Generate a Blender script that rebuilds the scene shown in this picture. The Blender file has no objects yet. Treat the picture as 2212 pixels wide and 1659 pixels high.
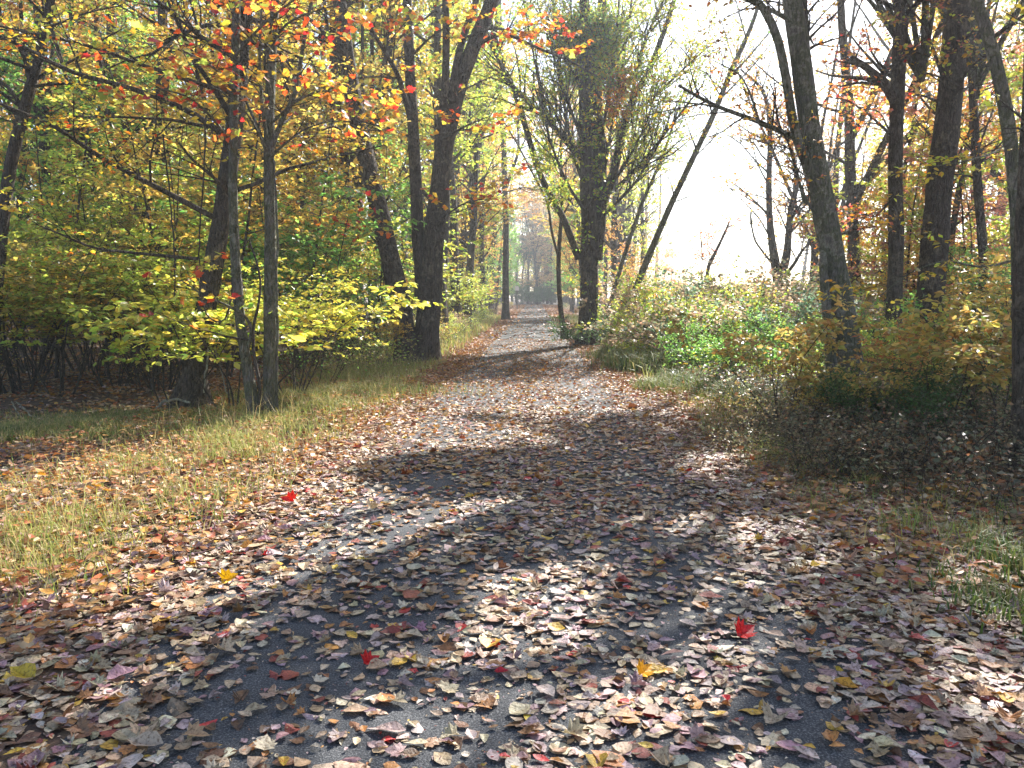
import bpy, math, random
import numpy as np
from mathutils import Vector
rng = np.random.default_rng(7)
PI = math.pi
S = bpy.context.scene
COL = S.collection

# ------------------------------------------------------------------ camera, sky, sun
CAMH = 1.6
PITCH, YAW = math.radians(6.03), math.radians(1.53)
cam = bpy.data.cameras.new('camera'); camo = bpy.data.objects.new('camera', cam); COL.objects.link(camo)
camo.location = (0, 0, CAMH); camo.rotation_euler = (PI/2 - PITCH, 0, YAW)
cam.sensor_width = 36; cam.lens = 18/math.tan(math.radians(31)); cam.clip_start = .05; cam.clip_end = 3000
S.camera = camo
SUN_AZ, SUN_EL = math.radians(26), math.radians(37)          # to the right of straight ahead, above the horizon
W = bpy.data.worlds.new('World'); S.world = W; W.use_nodes = True
nt = W.node_tree; sky = nt.nodes.new('ShaderNodeTexSky'); sky.sky_type = 'NISHITA'; sky.sun_disc = False
sky.sun_elevation = SUN_EL; sky.sun_rotation = SUN_AZ; sky.air_density = 1.0; sky.dust_density = 1.2; sky.ozone_density = 1.0
bgn = nt.nodes['Background']; bgn.inputs['Strength'].default_value = 0.09; nt.links.new(sky.outputs[0], bgn.inputs['Color'])
sun = bpy.data.lights.new('sun', 'SUN'); sun.energy = 5.0; sun.angle = math.radians(.55); sun.color = (1, .965, .90)
suno = bpy.data.objects.new('sun', sun); COL.objects.link(suno)
SD = Vector((math.sin(SUN_AZ)*math.cos(SUN_EL), math.cos(SUN_AZ)*math.cos(SUN_EL), math.sin(SUN_EL)))
suno.rotation_euler = SD.to_track_quat('Z', 'Y').to_euler(); suno.location = (20, 40, 40)
S.view_settings.view_transform = 'Standard'; S.view_settings.look = 'None'; S.view_settings.gamma = 1
S.view_settings.exposure = 1.7
S.render.engine = 'CYCLES'
S.cycles.max_bounces = 6; S.cycles.diffuse_bounces = 4; S.cycles.glossy_bounces = 2; S.cycles.transmission_bounces = 4
S.cycles.volume_bounces = 0; S.cycles.transparent_max_bounces = 4; S.cycles.use_denoising = True
S.cycles.sample_clamp_indirect = 6; S.cycles.caustics_reflective = False; S.cycles.caustics_refractive = False

# ------------------------------------------------------------------ picture to world (2212 x 1659 reading of the photograph)
F = 1106/math.tan(math.radians(31))
R3 = np.array(camo.rotation_euler.to_matrix())
def ray(u, v):
    d = R3 @ np.array([(u-1106)/F, (829.5-v)/F, -1.0]); return d
def at(u, v, Y):
    d = ray(u, v); k = Y/d[1]; return np.array([0, 0, CAMH]) + d*k
def onground(u, v):
    d = ray(u, v); k = -CAMH/d[2]; return (np.array([0, 0, CAMH]) + d*k)
def base(u, Y):
    p = at(u, 700, Y); p[2] = gh(p[0], p[1]); return p

def wob(x, y, s, k=0):
    return (np.sin(x*1.3*s+1.7+k)*np.cos(y*1.1*s+.3-k) + .6*np.sin(x*2.9*s-y*2.3*s+k*2.1) + .4*np.cos(x*4.7*s+y*5.3*s+k)*np.sin(y*3.1*s))/2
def gh(x, y):
    x = np.asarray(x, float); y = np.asarray(y, float)
    a = np.abs(x+.1); off = np.clip((a-2.0)/2.0, 0, 1)
    h = off*(-.07 + .09*wob(x, y, .45) + .03*wob(x, y, 2.1, 1))
    h = h + np.clip((x-3.2)/3, 0, 1)*np.clip((14-y)/6, 0, 1)*.16
    return h

# ------------------------------------------------------------------ mesh helpers
def raw_mesh(name, V, Fq, k, col=None, smooth=False):
    me = bpy.data.meshes.new(name)
    V = np.ascontiguousarray(V, dtype=np.float32); Fq = np.ascontiguousarray(Fq, dtype=np.int32)
    nf = len(Fq)
    me.vertices.add(len(V)); me.vertices.foreach_set('co', V.ravel())
    me.loops.add(nf*k); me.loops.foreach_set('vertex_index', Fq.ravel())
    me.polygons.add(nf); me.polygons.foreach_set('loop_start', np.arange(nf, dtype=np.int32)*k)
    try: me.polygons.foreach_set('loop_total', np.full(nf, k, dtype=np.int32))
    except Exception: pass
    me.polygons.foreach_set('use_smooth', np.full(nf, bool(smooth)))
    if col is not None:
        a = me.color_attributes.new('Col', 'FLOAT_COLOR', 'POINT')
        c = np.ones((len(V), 4), dtype=np.float32); c[:, :3] = col; a.data.foreach_set('color', c.ravel())
    me.update(calc_edges=True)
    return me
def link(name, me, mat, parent=None, loc=None, label=None, cat=None, kind=None, group=None):
    o = bpy.data.objects.new(name, me); COL.objects.link(o)
    if me is not None and mat is not None and not me.materials: me.materials.append(mat)
    if parent: o.parent = parent
    if loc is not None: o.location = [float(q) for q in loc]
    if label: o['label'] = label
    if cat: o['category'] = cat
    if kind: o['kind'] = kind
    if group: o['group'] = group
    return o
def thing(name, label, cat, loc, group=None):
    return link(name, None, None, None, loc, label, cat, None, group)

def nrm(a): return a/np.maximum(np.linalg.norm(a, axis=-1, keepdims=True), 1e-9)
class Wood:
    def __init__(s): s.b = {}
    def add(s, P, R, sides=6):
        P = np.asarray(P, float); R = np.asarray(R, float)
        if P.ndim == 2: P = P[None]; R = R[None]
        if len(P): s.b.setdefault((P.shape[1], sides), []).append((P, R))
    def mesh(s, name, off=(0, 0, 0)):
        VV, FF, n0 = [], [], 0
        for (n, sd), L in s.b.items():
            P = np.concatenate([a for a, _ in L]); R = np.concatenate([b for _, b in L]); M = len(P)
            T = nrm(np.gradient(P, axis=1)); mean = nrm(P[:, -1]-P[:, 0])
            ref = np.where(np.abs(mean[:, 2:3]) > .8, np.array([[1., 0, 0]]), np.array([[0., 0, 1.]]))[:, None, :]
            X = nrm(ref - (ref*T).sum(-1, keepdims=True)*T); Y = np.cross(T, X)
            th = np.linspace(0, 2*PI, sd, endpoint=False)
            ring = np.cos(th)[None, None, :, None]*X[:, :, None] + np.sin(th)[None, None, :, None]*Y[:, :, None]
            rr = R[:, :, None, None]
            if sd >= 8:   # lumpy outline on thick stems
                z = P[:, :, None, 2:3]
                rr = rr*(1 + .07*np.sin(3*th[None, None, :, None]+z*1.3) + .05*np.sin(5*th[None, None, :, None]-z*3.1+1) + .03*np.sin(z*9+th[None, None, :, None]*2))
                if sd == 12:
                    zz = np.abs(P[:, :, None, 2:3]-P[:, :1, None, 2:3]); rr = rr*(1+np.exp(-zz/(R[:, :1, None, None]*.9+.03))*.30*np.cos(4*th[None, None, :, None]+P[:, :1, None, :1]*3))
            V = (P[:, :, None] + rr*ring).reshape(-1, 3)
            i = np.arange(M)[:, None, None]*n*sd; r = np.arange(n-1)[None, :, None]*sd; c = np.arange(sd)[None, None, :]; c2 = (c+1) % sd
            f = np.stack([i+r+c, i+r+c2, i+r+sd+c2, i+r+sd+c], -1).reshape(-1, 4) + n0
            VV.append(V); FF.append(f); n0 += len(V)
        if not VV: return None
        return raw_mesh(name, np.concatenate(VV)-np.asarray(off, float), np.concatenate(FF), 4, smooth=True)
    def build(s, name, mat, parent=None, off=(0, 0, 0), **k):
        me = s.mesh(name, off); return link(name, me, mat, parent, **k) if me else None

import zlib
def reseed(w):
    global rng
    rng = np.random.default_rng(zlib.crc32(str(w).encode()))
def rnd(*s): return rng.normal(size=s)
def sample(P, R, idx, t):
    n = P.shape[1]; f = t*(n-1); i = np.minimum(f.astype(int), n-2); w = (f-i)[:, None]
    A = P[idx, i]; B = P[idx, i+1]
    return A*(1-w)+B*w, nrm(B-A), R[idx, i]*(1-w[:, 0]) + R[idx, i+1]*w[:, 0]
def curves(p, d, L, n, wander, trop):
    M = len(p); D = np.repeat(d[:, None], n-1, 1) + np.cumsum(rnd(M, n-1, 3)*wander, 1)
    D[:, :, 2] += np.cumsum(np.full((M, n-1), trop/(n-1)), 1)
    D = nrm(D)*(L/(n-1))[:, None, None]
    return np.concatenate([p[:, None], p[:, None]+np.cumsum(D, 1)], 1)
def spawn(P, R, k, t0, t1, ang, L, n=4, wander=.12, trop=.15, flat=0., rf=.5, tp=.25, len_t=.4, up=0.):
    """k children on every curve of P; L is (lo, hi) in metres"""
    M = len(P); idx = np.repeat(np.arange(M), k)
    t = t0+(t1-t0)*rng.random(M*k); p, T, r = sample(P, R, idx, t)
    q = rnd(M*k, 3); q[:, 2] *= (1-flat); q -= (q*T).sum(-1, keepdims=True)*T; q[:, 2] *= (1-flat); q = nrm(q)
    a = np.radians(ang + rnd(M*k)*10)[:, None]
    d = np.cos(a)*T + np.sin(a)*q; d[:, 2] *= (1-flat*.6); d[:, 2] += up; d = nrm(d)
    LL = (L[0]+(L[1]-L[0])*rng.random(M*k))*(1-len_t*(t-t0)/max(t1-t0, 1e-6))
    C = curves(p, d, LL, n, wander, trop)
    r0 = np.maximum(r*rf*(.7+.5*rng.random(M*k)), .0025)
    return C, r0[:, None]*np.linspace(1, tp, n)[None]

# leaf outlines: rows of (across, along, lift), triangles
LEAF = {
 'quad': ([(0, 0, 0), (-.3, .45, .08), (0, 1, -.03), (.3, .5, .08)], [(0, 2, 1), (0, 3, 2)]),
 'oval': ([(0, 0, 0), (-.2, .22, .05), (-.27, .55, .07), (-.12, .85, .02), (0, 1, -.06), (.12, .85, .02), (.27, .55, .07), (.2, .22, .05), (0, .5, 0)],
          [(8, 1, 0), (8, 2, 1), (8, 3, 2), (8, 4, 3), (8, 5, 4), (8, 6, 5), (8, 7, 6), (8, 0, 7)]),
}
def maple():
    o = [(0, 0), (.1, .06), (.42, -.02), (.34, .14), (.52, .32), (.36, .42), (.40, .62), (.22, .6), (.16, .78), (0, 1.0)]
    v = [(x, y, .1*abs(x)) for x, y in o] + [(-x, y, .1*abs(x)) for x, y in o[1:-1][::-1]]
    n = len(v); v.append((0, .33, 0)); return v, [(n, (i+1) % n, i) for i in range(n)]
LEAF['maple'] = maple()
def beech():
    t = np.linspace(0, 1, 7); w = [0, .2, .29, .3, .24, .13, 0]; L = [(0, 0, 0)]
    left = [(-w[i]*(1+.1*(i % 2)), t[i], 0) for i in range(1, 6)]; right = [(w[i]*(1+.1*((i+1) % 2)), t[i], 0) for i in range(1, 6)]
    mid = [(0, t[i], 0) for i in range(1, 6)]
    v = [(0, 0, 0)]+left+mid+right+[(0, 1.03, 0)]; f = [(0, 6, 1), (0, 11, 6)]
    for i in range(4): f += [(1+i, 6+i, 7+i), (1+i, 7+i, 2+i), (6+i, 11+i, 12+i), (6+i, 12+i, 7+i)]
    f += [(5, 10, 16), (10, 15, 16)]; return v, f
LEAF['beech'] = beech()
def leaf_mesh(name, P, D, N, size, col, shape='quad', curl=None, fold=None, off=(0, 0, 0), width=1.):
    tv, tf = LEAF[shape]; tv = np.array(tv, float); tf = np.array(tf); M = len(P); k = len(tv)
    D = nrm(D); X = nrm(np.cross(D, N)); N = np.cross(X, D)
    x = tv[None, :, 0]*np.asarray(width).reshape(-1, 1) + np.zeros((M, 1)); y = tv[None, :, 1] + np.zeros((M, 1)); z = tv[None, :, 2] + np.zeros((M, 1))
    if curl is not None:
        z = z + curl[:, :1]*((y-.5)**2)*1.6 + curl[:, 1:2]*(x**2)*5 + curl[:, 2:3]*x*(y-.3)*2
        x = x*(1-.25*np.abs(curl[:, 1:2]))
    if fold is not None: z = z + fold[:, None]*np.abs(x)
    s = size[:, None, None]
    V = P[:, None] + s*(x[..., None]*X[:, None] + y[..., None]*D[:, None] + z[..., None]*N[:, None])
    Fc = (tf[None] + (np.arange(M)*k)[:, None, None]).reshape(-1, 3)
    return (V - np.asarray(off, float)).reshape(-1, 3), Fc, np.repeat(col, k, 0)
def leaves_on(P, R, m, size, flat=.6, droop=.15, spread=.03):
    M = len(P); idx = np.repeat(np.arange(M), m); t = .08+.92*rng.random(M*m)
    p, T, r = sample(P, R, idx, t)
    sd = nrm(np.cross(T, np.array([[0, 0, 1.]]))+1e-6)*rng.choice([-1., 1.], M*m)[:, None]
    D = nrm(T*.55 + sd*.8 + rnd(M*m, 3)*.35); D[:, 2] -= droop*rng.random(M*m)
    N = nrm(np.array([[0, 0, 1.]])*flat*2 + rnd(M*m, 3)*(1.15-flat*.7))
    sz = size*(.6+.7*rng.random(M*m))
    return p + sd*spread, nrm(D), N, sz
def palette(M, pal, jit=.22, patch=None):
    w = np.array([c[0] for c in pal], float); w /= w.sum(); C = np.array([c[1:] for c in pal])
    c = C[rng.choice(len(pal), M, p=w)]
    return np.clip(c*(1+jit*rnd(M, 1))*(1+.05*rnd(M, 3)), .008, .9)

YEL = (.60, .46, .05); YGR = (.36, .41, .06); GRN = (.14, .28, .035); OLV = (.32, .27, .07); GLD = (.52, .30, .035)
ORG = (.60, .19, .025); RDO = (.55, .09, .025); RED = (.38, .03, .025); BRN = (.20, .11, .045); PNK = (.45, .15, .10); TAN = (.42, .30, .15)

# ------------------------------------------------------------------ materials
def newmat(name):
    m = bpy.data.materials.new(name); m.use_nodes = True; n = m.node_tree.nodes; l = m.node_tree.links
    return m, n, l, n['Principled BSDF'], n['Material Output']
def noise(n, l, scale, detail=4, rough=.6, vec=None, dist=0):
    t = n.new('ShaderNodeTexNoise'); t.inputs['Scale'].default_value = scale; t.inputs['Detail'].default_value = detail
    t.inputs['Roughness'].default_value = rough; t.inputs['Distortion'].default_value = dist
    if vec is not None: l.new(vec, t.inputs['Vector'])
    return t
def ramp(n, l, src, stops):
    r = n.new('ShaderNodeValToRGB'); e = r.color_ramp.elements
    while len(e) < len(stops): e.new(.5)
    for q, (p, c) in zip(e, stops): q.position = p; q.color = (*c, 1)
    l.new(src, r.inputs[0]); return r
def leaf_mat(name, trans=.52, rough=.38, spec=.55, sat=1.02, gain=1.7, spots=False):
    m, n, l, b, out = newmat(name)
    a = n.new('ShaderNodeAttribute'); a.attribute_name = 'Col'; oi = n.new('ShaderNodeObjectInfo')
    mx = n.new('ShaderNodeMix'); mx.data_type = 'RGBA'; mx.blend_type = 'MULTIPLY'; mx.inputs[0].default_value = 1
    l.new(a.outputs['Color'], mx.inputs[6]); l.new(oi.outputs['Color'], mx.inputs[7])
    if spots:   # blotches of decay
        g = n.new('ShaderNodeNewGeometry'); a1 = noise(n, l, 75, 4, .7, g.outputs['Position']); r1 = ramp(n, l, a1.outputs[0], [(.36, (.42, .36, .3)), (.5, (1, 1, 1)), (.7, (1.15, 1.12, 1.05))])
        m3 = n.new('ShaderNodeMix'); m3.data_type = 'RGBA'; m3.blend_type = 'MULTIPLY'; m3.inputs[0].default_value = 1; l.new(mx.outputs[2], m3.inputs[6]); l.new(r1.outputs[0], m3.inputs[7]); mx = m3
        bp = n.new('ShaderNodeBump'); bp.inputs['Strength'].default_value = .5; bp.inputs['Distance'].default_value = .01; l.new(a1.outputs[0], bp.inputs['Height']); l.new(bp.outputs[0], b.inputs['Normal'])
    l.new(mx.outputs[2], b.inputs['Base Color']); b.inputs['Roughness'].default_value = rough; b.inputs['Specular IOR Level'].default_value = spec
    h = n.new('ShaderNodeHueSaturation'); h.inputs['Saturation'].default_value = sat; h.inputs['Value'].default_value = gain; l.new(mx.outputs[2], h.inputs['Color'])
    t = n.new('ShaderNodeBsdfTranslucent'); l.new(h.outputs[0], t.inputs['Color'])
    s = n.new('ShaderNodeMixShader'); s.inputs[0].default_value = trans; l.new(b.outputs[0], s.inputs[1]); l.new(t.outputs[0], s.inputs[2]); l.new(s.outputs[0], out.inputs[0])
    return m
def bark_mat(name, dark, light, moss=0.):
    m, n, l, b, out = newmat(name)
    tc = n.new('ShaderNodeTexCoord'); mp = n.new('ShaderNodeMapping'); mp.inputs['Scale'].default_value = (1, 1, .16); l.new(tc.outputs['Object'], mp.inputs['Vector'])
    a0 = noise(n, l, 5, 4, .6, tc.outputs['Object']); va = n.new('ShaderNodeVectorMath'); va.operation = 'MULTIPLY_ADD'; l.new(a0.outputs['Color'], va.inputs[0]); va.inputs[1].default_value = (.12, .12, .04); l.new(mp.outputs[0], va.inputs[2]); a = noise(n, l, 34, 6, .75, va.outputs[0], .3)
    vo = n.new('ShaderNodeTexVoronoi'); vo.feature = 'DISTANCE_TO_EDGE'; vo.inputs['Scale'].default_value = 17; l.new(va.outputs[0], vo.inputs['Vector']); vr = ramp(n, l, vo.outputs[0], [(0, (0, 0, 0)), (.22, (1, 1, 1))]); c = noise(n, l, 2.4, 6, .7, tc.outputs['Object'])
    r = ramp(n, l, a.outputs[0], [(.32, dark), (.5, tuple((x+y)/2 for x, y in zip(dark, light))), (.68, light)])
    r2 = ramp(n, l, c.outputs[0], [(.40, (1, 1, 1)), (.52, (.7, .8, .5) if moss else (.65, .68, .6)), (.58, (1.5, 1.55, 1.4)), (.66, (.85, .82, .8))])
    mx = n.new('ShaderNodeMix'); mx.data_type = 'RGBA'; mx.blend_type = 'MULTIPLY'; mx.inputs[0].default_value = 1
    l.new(r.outputs[0], mx.inputs[6]); l.new(r2.outputs[0], mx.inputs[7]); l.new(mx.outputs[2], b.inputs['Base Color'])
    ad = n.new('ShaderNodeMath'); ad.operation = 'ADD'; l.new(a.outputs[0], ad.inputs[0]); l.new(vr.outputs[0], ad.inputs[1])
    bp = n.new('ShaderNodeBump'); bp.inputs['Strength'].default_value = 1; bp.inputs['Distance'].default_value = .04; l.new(ad.outputs[0], bp.inputs['Height']); l.new(bp.outputs[0], b.inputs['Normal'])
    b.inputs['Roughness'].default_value = .9; b.inputs['Specular IOR Level'].default_value = .25
    return m
M_LEAF = leaf_mat('leaf'); M_GRASS = leaf_mat('grass_blade', .35, .55, .3, 1.0, 1.1)
M_LITTER2 = leaf_mat('distant_fallen_leaf', .2, .5, .3, 1.1, 1.1, False)
M_LITTER = leaf_mat('fallen_leaf', .2, .42, .4, 1.05, 1.1, True)
M_BARK = bark_mat('bark_brown', (.04, .03, .025), (.19, .145, .115)); M_BARK2 = bark_mat('bark_grey', (.065, .06, .052), (.26, .235, .205), .3)
M_TWIG = bark_mat('twig', (.045, .035, .028), (.14, .11, .09)); M_PALE = bark_mat('pale_deadwood', (.25, .22, .18), (.5, .46, .4))

def ground_mat():
    m, n, l, b, out = newmat('forest_floor')
    g = n.new('ShaderNodeNewGeometry')
    v = n.new('ShaderNodeTexVoronoi'); v.inputs['Scale'].default_value = 16; l.new(g.outputs['Position'], v.inputs['Vector'])
    r = ramp(n, l, v.outputs['Color'], [(.1, (.035, .022, .015)), (.4, (.11, .06, .035)), (.65, (.17, .11, .06)), (.9, (.22, .14, .09))])
    a = noise(n, l, .35, 5, .6, g.outputs['Position']); r2 = ramp(n, l, a.outputs[0], [(.35, (.55, .5, .45)), (.6, (1, 1, 1))])
    mx = n.new('ShaderNodeMix'); mx.data_type = 'RGBA'; mx.blend_type = 'MULTIPLY'; mx.inputs[0].default_value = 1
    l.new(r.outputs[0], mx.inputs[6]); l.new(r2.outputs[0], mx.inputs[7]); l.new(mx.outputs[2], b.inputs['Base Color'])
    d = noise(n, l, 30, 5, .7, g.outputs['Position']); bp = n.new('ShaderNodeBump'); bp.inputs['Strength'].default_value = .9; bp.inputs['Distance'].default_value = .03
    l.new(d.outputs[0], bp.inputs['Height']); l.new(bp.outputs[0], b.inputs['Normal']); b.inputs['Roughness'].default_value = .85
    return m
def asphalt_mat():
    m, n, l, b, out = newmat('worn_asphalt')
    g = n.new('ShaderNodeNewGeometry')
    a = noise(n, l, 120, 4, .8, g.outputs['Position']); c = noise(n, l, 1.1, 6, .65, g.outputs['Position'])
    r = ramp(n, l, a.outputs[0], [(.36, (.026, .028, .032)), (.52, (.075, .079, .084)), (.66, (.27, .27, .265))])
    r2 = ramp(n, l, c.outputs[0], [(.35, (.72, .72, .75)), (.65, (1.15, 1.12, 1.1))])
    # paler and dustier further along, where the surface is worn stone dust
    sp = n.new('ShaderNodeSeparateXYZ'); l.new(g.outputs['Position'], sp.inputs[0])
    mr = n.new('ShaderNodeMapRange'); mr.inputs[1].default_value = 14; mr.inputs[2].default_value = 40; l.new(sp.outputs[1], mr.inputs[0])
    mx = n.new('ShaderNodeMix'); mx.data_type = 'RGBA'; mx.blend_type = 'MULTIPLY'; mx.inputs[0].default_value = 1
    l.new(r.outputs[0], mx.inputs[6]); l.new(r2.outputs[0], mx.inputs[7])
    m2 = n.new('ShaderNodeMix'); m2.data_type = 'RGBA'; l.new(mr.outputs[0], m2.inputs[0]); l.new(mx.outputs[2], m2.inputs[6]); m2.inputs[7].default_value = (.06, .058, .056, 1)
    l.new(m2.outputs[2], b.inputs['Base Color'])
    bp = n.new('ShaderNodeBump'); bp.inputs['Strength'].default_value = .7; bp.inputs['Distance'].default_value = .012; l.new(a.outputs[0], bp.inputs['Height']); l.new(bp.outputs[0], b.inputs['Normal'])
    b.inputs['Roughness'].default_value = .8; b.inputs['Specular IOR Level'].default_value = .25
    return m

# ------------------------------------------------------------------ ground and path
def axis(lo, hi, fine_lo, fine_hi, st, growth=1.12):
    a = list(np.arange(fine_lo, fine_hi+1e-6, st)); s = st
    while a[-1] < hi: s *= growth; a.append(a[-1]+s)
    s = st
    while a[0] > lo: s *= growth; a.insert(0, a[0]-s)
    return np.array(a)
xs = axis(-190, 190, -10, 9, .22); ys = axis(-25, 300, 0, 22, .25)
GX, GY = np.meshgrid(xs, ys); V = np.stack([GX, GY, gh(GX, GY)], -1).reshape(-1, 3)
nx, ny = len(xs), len(ys); i, j = np.meshgrid(np.arange(nx-1), np.arange(ny-1)); q = (j*nx+i).ravel()
link('ground', raw_mesh('ground', V, np.stack([q, q+1, q+nx+1, q+nx], -1), 4, smooth=True), ground_mat(), kind='structure')
def path_sheet():
    ys = np.concatenate([np.arange(-3, 20, .12), np.arange(20, 127, .8)]); V = []; n = 6
    for y in ys:
        wl = -1.72 + .10*wob(y, 3., 1.7) + .05*wob(y, 1., 6.); wr = 1.50 + .10*wob(y, 8., 1.5) + .05*wob(y, 5., 6.5)
        for t in np.linspace(0, 1, n): V.append((wl+(wr-wl)*t, y, .006 + .012*(1-(2*t-1)**4)))
    q = (np.arange(len(ys)-1)[:, None]*n+np.arange(n-1)[None]).ravel()
    link('path', raw_mesh('path', np.array(V), np.stack([q, q+1, q+n+1, q+n], -1), 4, smooth=True), asphalt_mat(), kind='structure')
path_sheet()

# ------------------------------------------------------------------ chosen sun and shade on the ground; crowns are thinned to suit
SH = np.array([math.sin(SUN_AZ), math.cos(SUN_AZ)])/math.tan(SUN_EL)
LIT = []   # (centre x, y, half width, half length, turn)
def lit(u, v, wx, wy, turn=-.45): p = onground(u, v); LIT.append((p[0], p[1], wx*1.3, wy*1.25, turn))
lit(1180, 825, 3.6, 2.9, 0); lit(1380, 860, 1.5, 1.2, 0); lit(500, 1000, 2.6, 2.6, 0); lit(250, 1080, 1.8, 1.6, 0); lit(800, 840, 1.5, 2.2, 0)
for a in ((1390, 1530, .6, .8), (1480, 1385, .6, .3, 0), (1700, 1330, .4, .5), (2000, 1230, .3, .4), (1800, 1240, .5, .35), (1560, 1140, .55, .3, 0), (2090, 1400, .2, .6), (350, 1240, .9, .6), (820, 1180, .45, .45), (905, 1500, .16, .55),
          (1130, 1290, .3, .35), (620, 1390, .25, .3), (1120, 1430, .22, .45), (1250, 1640, .4, .3, 0), (1650, 1600, .12, .35), (2180, 1250, .35, .35), (330, 1480, .12, .3)): lit(*a)
def shade(x, y, default=.42):
    p = np.full(x.shape, default)
    p = np.where((y > 1.5) & (y < 11.2) & (x > -2.6) & (x < 5.5), .9, p)
    p = np.where((y > 11.2) & (y < 24) & (np.abs(x) < 3), .12, p)
    for cx, cy, a, b, t in LIT:
        dx, dy = x-cx, y-cy; u = dx*math.cos(t)+dy*math.sin(t); v = -dx*math.sin(t)+dy*math.cos(t)
        e = (u/a)**2+(v/b)**2; p = np.where(e < 1, 0.0, p)
    return np.where(dark(x, y), 1.0, p)
DARK = [(1.55, 4.0, .2, 1.6, -.5), (.9, 6.6, 1.4, .35, -.4), (-.9, 4.2, .18, 1.2, -.5), (-.3, 7.5, 1.3, 1., 0)]  # ground strips kept dark by extra unseen leaf clusters
def dark(x, y):
    k = np.zeros(x.shape, bool)
    for cx, cy, a, b, t in DARK:
        dx, dy = x-cx, y-cy; u = dx*math.cos(t)+dy*math.sin(t); v = -dx*math.sin(t)+dy*math.cos(t); k |= (u/a)**2+(v/b)**2 < 1
    return k
def keep_shade(C, default=.42, gain=1.):
    mid = C[:, C.shape[1]//2]; g = mid[:, :2]-SH[None]*mid[:, 2:3]
    return rng.random(len(C)) < shade(g[:, 0], g[:, 1], default)*gain

# ------------------------------------------------------------------ hero trees, stems traced at their own distance
def smooth_line(pts, n):
    pts = np.asarray(pts, float); d = np.r_[0, np.cumsum(np.linalg.norm(np.diff(pts, axis=0), axis=1))]; t = np.linspace(0, d[-1], n)
    L = np.stack([np.interp(t, d, pts[:, k]) for k in range(pts.shape[1])], -1)
    for _ in range(max(1, n//9)): L[1:-1] = (L[:-2]+2*L[1:-1]+L[2:])/4
    return L
def trace(px, Y, w, dy=0., n=22, top=None):
    """px: picture points from base up; Y: distance; w: widths in picture pixels at the two ends (or one per point)"""
    m = len(px); w = .92*np.interp(np.linspace(0, 1, m), np.linspace(0, 1, len(w)), w)
    pts = []
    for k, (u, v) in enumerate(px):
        yy = Y+dy*(k/max(m-1, 1)); p = at(u, v, yy); pts.append([*p, w[k]/2/F*yy])
    pts = np.array(pts)
    if top:
        d = nrm(pts[-1, :3]-pts[-2, :3]); p = pts[-1, :3].copy(); r = pts[-1, 3]; z0 = p[2]
        while p[2] < top:
            d = nrm(d+np.array([rng.normal()*.05, rng.normal()*.05, .12])); p = p+d*1.2; pts = np.vstack([pts, [*p, max(.02, r*(1-.9*(p[2]-z0)/(top-z0+.1)))]])
    L = smooth_line(pts, n + (10 if top else 0)); return L[:, :3], L[:, 3]
def flare(P, R, s=.7, h=.25):
    z = P[:, 2]-P[0, 2]; R = R*(1+s*np.exp(-z/h)); P = P.copy(); P[0, 2] -= .15; return P, R

def emit(root, off, wood_list, LV, name='crown', mat=None):
    """LV: list of (P,D,N,size,col,shape)"""
    VV, FF, CC, n0 = [], [], [], 0
    for (P, D, N, sz, col, shp) in LV:
        V, Fc, c = leaf_mesh('x', P, D, N, sz, col, shp, off=off); VV.append(V); FF.append(Fc+n0); CC.append(c); n0 += len(V)
    if VV: return link(name, raw_mesh(name, np.concatenate(VV), np.concatenate(FF), 3, np.concatenate(CC)), mat or M_LEAF, root)

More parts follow.
